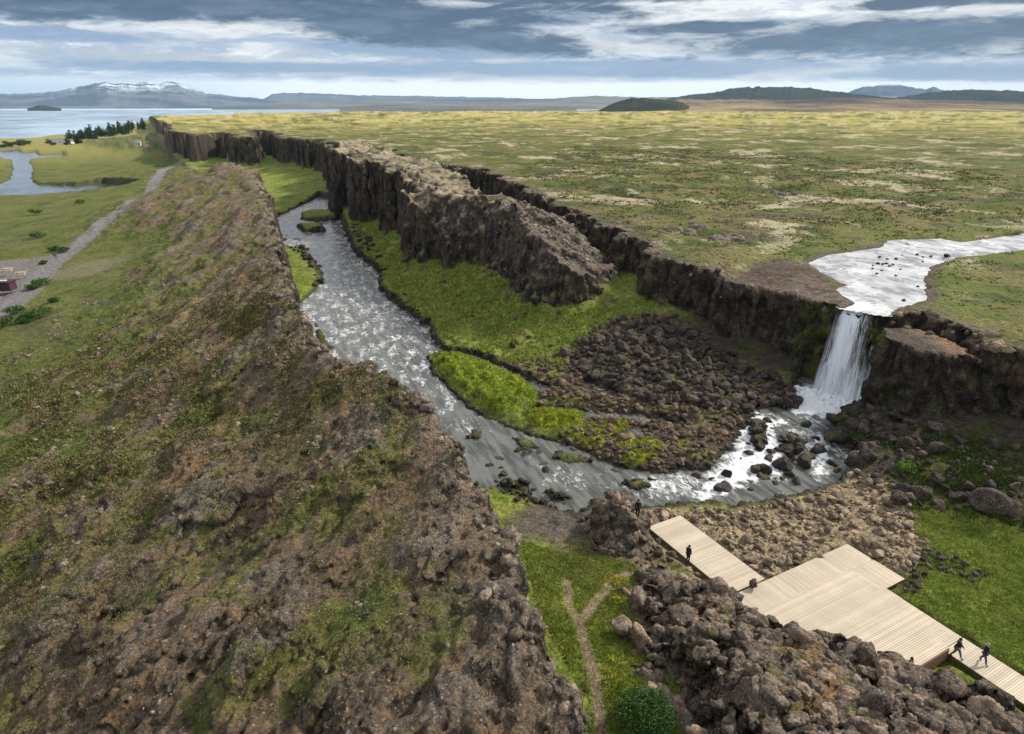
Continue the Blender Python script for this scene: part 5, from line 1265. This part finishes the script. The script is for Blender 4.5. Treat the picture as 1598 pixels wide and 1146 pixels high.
# ------------------------------------------------------------------ vegetation
def tufts(name, pts, z, hgt, wid, mat, label, cat, parent=None, blades=5):
    n = len(pts); 
    ang = rng.uniform(0, 6.28, (n, blades)); hh = rng.uniform(.5, 1.2, (n, blades)) * hgt[:, None]; ww = wid[:, None] * rng.uniform(.6, 1.2, (n, blades))
    ox = rng.normal(0, 1, (n, blades)) * wid[:, None] * .9; oy = rng.normal(0, 1, (n, blades)) * wid[:, None] * .9
    lean = rng.normal(0, .45, (n, blades, 2)) * hh[..., None]
    bx_ = pts[:, 0][:, None] + ox; by_ = pts[:, 1][:, None] + oy; bz_ = np.broadcast_to(z[:, None], bx_.shape) - .03
    dx = np.cos(ang) * ww * .5; dy = np.sin(ang) * ww * .5
    A = np.stack([bx_ - dx, by_ - dy, bz_], -1); B = np.stack([bx_ + dx, by_ + dy, bz_], -1)
    Cc = np.stack([bx_ + dx * .4 + lean[..., 0] * .6, by_ + dy * .4 + lean[..., 1] * .6, bz_ + hh * .7], -1); T = np.stack([bx_ + lean[..., 0] * 1.2, by_ + lean[..., 1] * 1.2, bz_ + hh], -1)
    Vv = np.stack([A, B, Cc, T], 2).reshape(-1, 3); k = np.arange(n * blades) * 4
    Fq = np.stack([k, k + 1, k + 2, k + 3], 1)
    me = mesh_np(name, Vv, Fq, mat, False); o = link(name, me, parent); return tag(o, label, cat, kind='stuff')
def grassy(poly, n, h0, w0, label, mat=M_grass, mask=None, sc=1.0, dens=None, bl=5):
    p = inpoly(poly, n, dens); h, s_ = height(p[:, 0], p[:, 1], True)
    ok = (s_['sr'] < -.15) & (s_['wp'] < .02) & (s_['wf'] < .02) & (under_deck(p[:, 0], p[:, 1]) < -.12)
    if mask is not None: ok &= mask(p[:, 0], p[:, 1], s_)
    p = p[ok]; h = h[ok]; d_ = np.hypot(p[:, 0], p[:, 1])
    return tufts('grass', p, h, np.full(len(p), h0) * np.clip(d_ / 60, .8, 2), np.full(len(p), w0) * np.clip(d_ / 60, .8, 2), mat, label, 'grass', None, bl)
notrail = lambda x, y, s: (s['wl'] < .05) & (s['oo'] < -.1) & (np.minimum(dline(trail1, x, y, 30), dline(trail2, x, y, 30)) > .45)
nodeck = lambda x, y, s: (s['wl'] < .05) & (s['oo'] < -.1) & ~((((x - DO[0]) * DU[0] + (y - DO[1]) * DU[1]) > -10.7) & (((x - DO[0]) * DV[0] + (y - DO[1]) * DV[1]) < 10.4) & (((x - DO[0]) * DU[0] + (y - DO[1]) * DU[1]) < 5.5) | ((((x - DO[0]) * DU[0] + (y - DO[1]) * DU[1]) > 5.3) & (((x - DO[0]) * DV[0] + (y - DO[1]) * DV[1]) < 7.7) & (((x - DO[0]) * DV[0] + (y - DO[1]) * DV[1]) > -2) ))
cleft = W([(815,845,.6),(880,860,1),(990,880,1.2),(1000,960,1.8),(1060,1060,2.4),(1080,1146,2.6),(1100,1260,2.8),(900,1260,2.6),(925,1100,2.4),(840,960,1)])
grassy(cleft, 13000, .22, .09, 'long bright green grass in the cleft between ridge and outcrop', mask=notrail)
grassy(green_deck, 16000, .16, .08, 'bright green meadow grass behind the deck and boardwalk', mask=nodeck)
grassy(W([(545,338,1.5),(600,352,1.5),(650,405,1.6),(770,452,2),(880,505,3.4),(990,470,6.5),(1030,470,5.6),(1010,500,4),(930,520,3),(880,575,1),(740,560,.6),(640,485,.5),(597,430,.5),(560,390,.5)]), 12000, .22, .14, 'bright green grass on the bank between river and lava fin', sc=1, dens=lambda x, y: np.clip(.6 + 1.5 * fbm2(x, y, 5, 3, 97), 0, 1))
for pl_, n_ in ((isl[0], 3600), (isl[1], 1200), (W([(880,684),(930,660),(985,658),(975,690),(920,700)], .3), 1000), (W([(960,700),(1010,688),(1040,705),(1000,728),(968,720)], .3), 500)):
    p = inpoly(pl_, n_, margin=.1); h = height(p[:, 0], p[:, 1])
    tufts('grass', p, h, np.full(len(p), .20), np.full(len(p), .13), grass_material('island_moss', (.25, .34, .025), (.36, .39, .035)), 'mossy yellow-green growth on a low river island', 'moss')
grassy(rr_poly, 5000, .2, .12, 'dull green grass on the rocky slope right of the waterfall', grass_material('slope_grass', (.04, .075, .012), (.09, .12, .02)), dens=lambda x, y: np.clip(.4 + 2 * fbm2(x, y, 5, 3, 96), 0, 1))
pp = inpoly(np.vstack([crest[1:15], W([(200,380,-4),(100,440,-5),(0,500,-5),(0,1200,4),(500,1300,10)])]), 26000, lambda x, y: np.clip(.35 + 1.8 * fbm2(x * .9 + y * .4, y * .5, 6, 4, 98), .03, 1) * smooth(150, 60, np.hypot(x, y)))
hz_, hs = height(pp[:, 0], pp[:, 1], True); okk = (hs['wl'] > .8) & (hs['pd'] > 3); pp = pp[okk]; hz_ = hz_[okk]; dd_ = np.hypot(pp[:, 0], pp[:, 1])
half = fbm2(pp[:, 0], pp[:, 1], 9, 3, 99) > -.02
for sel, mt, lb in ((half, M_turf, 'brown heath and moss clumps over the ridge flank'), (~half, grass_material('ridge_grass', (.10, .12, .026), (.165, .16, .045)), 'olive green grass over the ridge flank')):
    tufts('heath_growth', pp[sel], hz_[sel], np.full(sel.sum(), .13) * np.clip(dd_[sel] / 50, .6, 2.2), np.full(sel.sum(), .13) * np.clip(dd_[sel] / 50, .6, 2.2), mt, lb, 'heath')
qq = inpoly(W([(1310,478),(1147,440),(1000,378),(905,335),(800,280),(900,240),(1250,250),(1598,280),(1598,545),(1440,485)], 14), 8000, lambda x, y: np.clip(.3 + 2.2 * fbm2(x, y, 12, 5, 89), .03, 1))
hq, hs = height(qq[:, 0], qq[:, 1], True); kq = (hs['sp'] > 1.5) & (hs['su'] < -.8) & (hs['ssl'] < -.5)
qq = qq[kq]; hq = hq[kq]; dq = np.hypot(qq[:, 0], qq[:, 1])
tufts('heath_growth', qq, hq, .16 * np.clip(dq / 80, 1, 2.2), .2 * np.clip(dq / 80, 1, 2.2), grass_material('plateau_heath', (.10, .115, .028), (.18, .165, .06)), 'low dark heath and scrub on the near part of the plain', 'heath')
# flowers
fp = np.concatenate([at(962, 905, 1.6) + rng.normal(0, .35, (60, 2)), at(955, 1055, 2.2) + rng.normal(0, .25, (14, 2)), at(952, 1030, 2.1) + rng.normal(0, .25, (14, 2)), at(880, 1000, 1.9) + rng.normal(0, .8, (24, 2)), at(960, 935, 1.6) + rng.normal(0, .3, (16, 2))])
tufts('flowers', fp, height(fp[:, 0], fp[:, 1]) + .15, np.full(len(fp), .14), np.full(len(fp), .10), M_yellow, 'small yellow flowers in the green cleft beside the trail', 'flowers')

def leaf_cloud(name, centres, rads, n, size, mat, parent, flat=1.0):
    """many small leaf faces through the volume of several lobes"""
    centres = np.array(centres); rads = np.array(rads); w = rads ** 2; ch = rng.choice(len(rads), n, p=w / w.sum())
    d_ = rng.normal(size=(n, 3)); d_ /= np.linalg.norm(d_, axis=1)[:, None]
    rr_ = rng.uniform(.55, 1.05, n) ** .6
    lump = 1 + .55 * perlin3(d_ * 2.6 + ch[:, None] * 3.0, 5)
    P = centres[ch] + d_ * (rads[ch] * rr_ * lump)[:, None] * np.array([1, 1, flat])
    a = rng.normal(size=(n, 3)) + d_ * .6; a /= np.linalg.norm(a, axis=1)[:, None]
    b = np.cross(a, rng.normal(size=(n, 3))); b /= np.linalg.norm(b, axis=1)[:, None]; c = np.cross(a, b)
    s = size * rng.uniform(.6, 1.3, n)[:, None]
    Vv = np.stack([P - b * s, P + c * s * .55, P + b * s, P - c * s * .55], 1).reshape(-1, 3); k = np.arange(n) * 4
    me = mesh_np(name, Vv, np.stack([k, k + 1, k + 2, k + 3], 1), mat, False); return link(name, me, parent)
def stick(name, pts, rad, mat, parent, sides=6):
    pts = np.array(pts, float); vs, fs = [], []
    for i, (p, r) in enumerate(zip(pts, rad)):
        for k in range(sides): a = 2 * math.pi * k / sides; vs.append((p[0] + math.cos(a) * r, p[1] + math.sin(a) * r, p[2]))
    for i in range(len(pts) - 1):
        for k in range(sides): fs.append((i * sides + k, i * sides + (k + 1) % sides, (i + 1) * sides + (k + 1) % sides, (i + 1) * sides + k))
    return link(name, mesh_np(name, vs, fs, mat, True), parent)
M_bark = plain('bark', (.09, .065, .045), .9, .3)
def gz(x, y): return float(height(np.array([float(x)]), np.array([float(y)]))[0])
def shrub(px_, py_, zg, R, label, n=900, leaf=.12, mat=M_bush, group=None, lobes=7, flat=.75):
    p = at(px_, py_, zg); z0 = gz(*p); root = empty('shrub', (p[0], p[1], z0)); tag(root, label, 'shrub', group)
    cs, rs = [(0, 0, R * .5)], [R * .62]
    for i in range(lobes):
        a = 6.28 * i / lobes + rng.uniform(-.3, .3); q = rng.uniform(.45, .7) * R
        cs.append((math.cos(a) * q, math.sin(a) * q, R * rng.uniform(.25, .6))); rs.append(R * rng.uniform(.22, .5))
    leaf_cloud('foliage', cs, rs, n, leaf, mat, root, flat)
    for i in range(3):
        a = rng.uniform(0, 6.28); stick('stem', [(0, 0, -.1), (math.cos(a) * R * .2, math.sin(a) * R * .2, R * .35), (math.cos(a) * R * .4, math.sin(a) * R * .4, R * .8)], [.05, .035, .015], M_bark, root)
    return root
shrub(1005, 1125, 2.5, 1.9, 'large round dark green bush at the bottom of the green cleft', 15000, .055, lobes=11)
for (a, b, zg, R, lb) in [(62,443,-6,2.6,'low dark green shrub on the meadow side of the path bend'), (50,447,-6,1.8,'smaller dark shrub touching the path edge at its bend'), (22,488,-5.6,2.4,'round dark green bush right beside the lower path'),
    (62,498,-5.2,3.0,'wide dark green bush on the foot of the ridge above the path'), (40,503,-5.2,2.2,'dark bush between the two bushes at the ridge foot'), (5,508,-5.4,2.4,'dark bush cut by the left picture edge under the path'), (84,395,-6.2,2.0,'small dark bush on the outer side of the path by the gravel yard'), (68,410,-6,1.3,'tiny dark shrub at the mouth of the gravel yard'),
    (60,378,-6.6,3.0,'dark olive shrub alone in the flat meadow above the gravel yard'), (100,396,-6,2.0,'dark shrub under the path where the rock shelf begins'), (55,335,-7,3.2,'dark olive shrub in the meadow below the lowland river'), (125,320,-7,2.5,'small dark shrub in the meadow below the river mouth'), (85,471,-5.3,1.4,'small bluish shrub between path and ridge foot')]:
    shrub(a, b, zg, R, lb, 700, .22, flat=.5)
for (a, b, R, lb) in [(1137,635,.9,'bright green leafy plant growing among the black boulders'), (1410,745,1.2,'bright green plant at the top of the beach below the slope'), (1130,640,.6,'small bright plant left of the leafy one in the boulders')]:
    shrub(a, b, 1.6, R, lb, 500, .09, grass_material('fresh_leaves', (.10, .20, .02), (.16, .26, .03)))
# conifer grove and far houses by the lake
def conifer(px_, py_, zg, H, label, group):
    p = at(px_, py_, zg); root = empty('conifer_tree', (p[0], p[1], zg)); tag(root, label, 'tree', group)
    stick('trunk', [(0, 0, 0), (0, 0, H * .5), (0, 0, H * .95)], [H * .03, H * .02, H * .006], M_bark, root)
    k = 7; cs = [(rng.normal(0, H * .03), rng.normal(0, H * .03), H * (.18 + .78 * i / k)) for i in range(k)]; rs = [H * .26 * (1 - .8 * i / k) for i in range(k)]
    leaf_cloud('crown', cs, rs, 220, H * .07, M_conifer, root); return root
for j in range(60):
    f = j / 59; a = 108 + 130 * f + rng.uniform(-6, 6); b = 227 - 30 * f + rng.uniform(-6, 5)
    conifer(a, b, -7, rng.uniform(12, 20), 'dark conifer ' + ('at the farmhouse end' if f < .2 else 'in the denser near half' if f < .5 else 'in the far half' if f < .8 else 'at the cliff end') + ' of the lakeside grove', 'conifers in the lakeside grove')
for j in range(16):
    a = rng.uniform(0, 110); b = rng.uniform(224, 232)
    p = at(a, b, -7.5); r_ = shrub(a, b, -7.5, rng.uniform(3, 6), 'low dark scrub in the belt along the lowland river by the lake', 120, .8, M_conifer, 'scrub along the lake plain', flat=.6)
M_white = plain('white_paint', (.75, .75, .72), .6, .05); M_roof = plain('grey_roof', (.25, .25, .26), .6, .1); M_dark = plain('dark_glass', (.03, .035, .04), .3, .1)
def house(px_, py_, zg, L, Wd, H, rz, label, mw=M_white, mr=M_roof):
    p = at(px_, py_, zg); root = empty('house', (p[0], p[1], zg), rz); tag(root, label, 'house')
    link('wall', box_mesh('wall', L, Wd, H, mw, .02), root, (0, 0, H / 2 - .1))
    bm = bmesh.new(); o_ = .3
    vs = [bm.verts.new(c) for c in [(-L / 2 - o_, -Wd / 2 - o_, 0), (L / 2 + o_, -Wd / 2 - o_, 0), (L / 2 + o_, Wd / 2 + o_, 0), (-L / 2 - o_, Wd / 2 + o_, 0), (-L / 2 - o_, 0, Wd * .4), (L / 2 + o_, 0, Wd * .4)]]
    for f in ((0, 1, 5, 4), (2, 3, 4, 5), (0, 4, 3), (1, 2, 5), (3, 2, 1, 0)): bm.faces.new([vs[i] for i in f])
    me = bpy.data.meshes.new('roof'); bm.to_mesh(me); bm.free(); me.materials.append(mr); link('roof', me, root, (0, 0, H - .08))
    for i in range(3): link('window', box_mesh('window', L * .1, .12, H * .35, M_dark, 0), root, (L * (-.3 + .3 * i), -Wd / 2 - .02, H * .55))
    link('door', box_mesh('door', L * .08, .12, H * .7, M_dark, 0), root, (L * .14, -Wd / 2 - .03, H * .35))
    return root
house(96, 227, -7.2, 16, 8, 5, .2, 'white lakeside farmhouse, left one of the two by the conifer grove')
house(108, 229, -7.2, 11, 7, 6, -.1, 'white lakeside church building nearest the conifer grove')
p = at(217, 229, -3)
house(217, 230, -2.5, 4.5, 4, 6, .3, 'small pale hut standing alone on the slope below the rift cliff')
# yard on the left: shed and two picnic tables
M_plumw = plain('plum_boards', (.07, .035, .045), .8, .2); M_skyl = plain('white_sheet', (.7, .7, .68), .5, .05)
p = at(6, 452, -6); sh = empty('shed', (p[0], p[1], -6.0), .1); tag(sh, 'low dark plum shed with a pale hatch on its roof at the gravel yard', 'shed')
link('wall', box_mesh('wall', 5.0, 3.0, 2.2, M_plumw, .02), sh, (0, 0, 1.0)); link('roof', box_mesh('roof', 5.6, 3.6, .15, M_plumw, .02), sh, (0, 0, 2.18))
link('roof_hatch', box_mesh('roof_hatch', 1.8, .9, .18, M_skyl, .04), sh, (.3, 0, 2.34)); link('door', box_mesh('door', .9, .08, 1.9, M_dark, 0), sh, (.8, -1.53, .95))
M_tan = plain('tan_timber', (.50, .40, .26), .8, .15)
for (a, b, lb) in ((12, 424, 'tan timber picnic table at the back of the gravel yard'), (33, 430, 'tan timber picnic table in the gravel yard nearest the path')):
    p = at(a, b, -6); t_ = empty('picnic_table', (p[0], p[1], -6.0), .3); tag(t_, lb, 'picnic table')
    for i in range(5): link('plank', box_mesh('plank', 2.6, .2, .05, M_tan, 0), t_, (0, -.44 + .22 * i, .95))
    for s in (-1, 1):
        link('seat', box_mesh('seat', 2.6, .4, .06, M_tan, 0), t_, (0, s * 1.0, .5))
        link('leg', box_mesh('leg', .12, 2.2, .12, M_tan, 0), t_, (s * .9, 0, .44)); link('leg', box_mesh('leg', .14, .8, .9, M_tan, 0), t_, (s * .9, 0, .5))
for j, (a, b, lb, mt) in enumerate([(86, 404, 'distant walker in dark clothes on the path at the gravel yard mouth', M_black), (89, 405, 'distant walker in plum jacket beside another on the path', M_plum)]):
    person(feet_at(a, b, -6.1), 1.0 + j, lb, mt, M_grey)
print('objects', len(scene.objects))
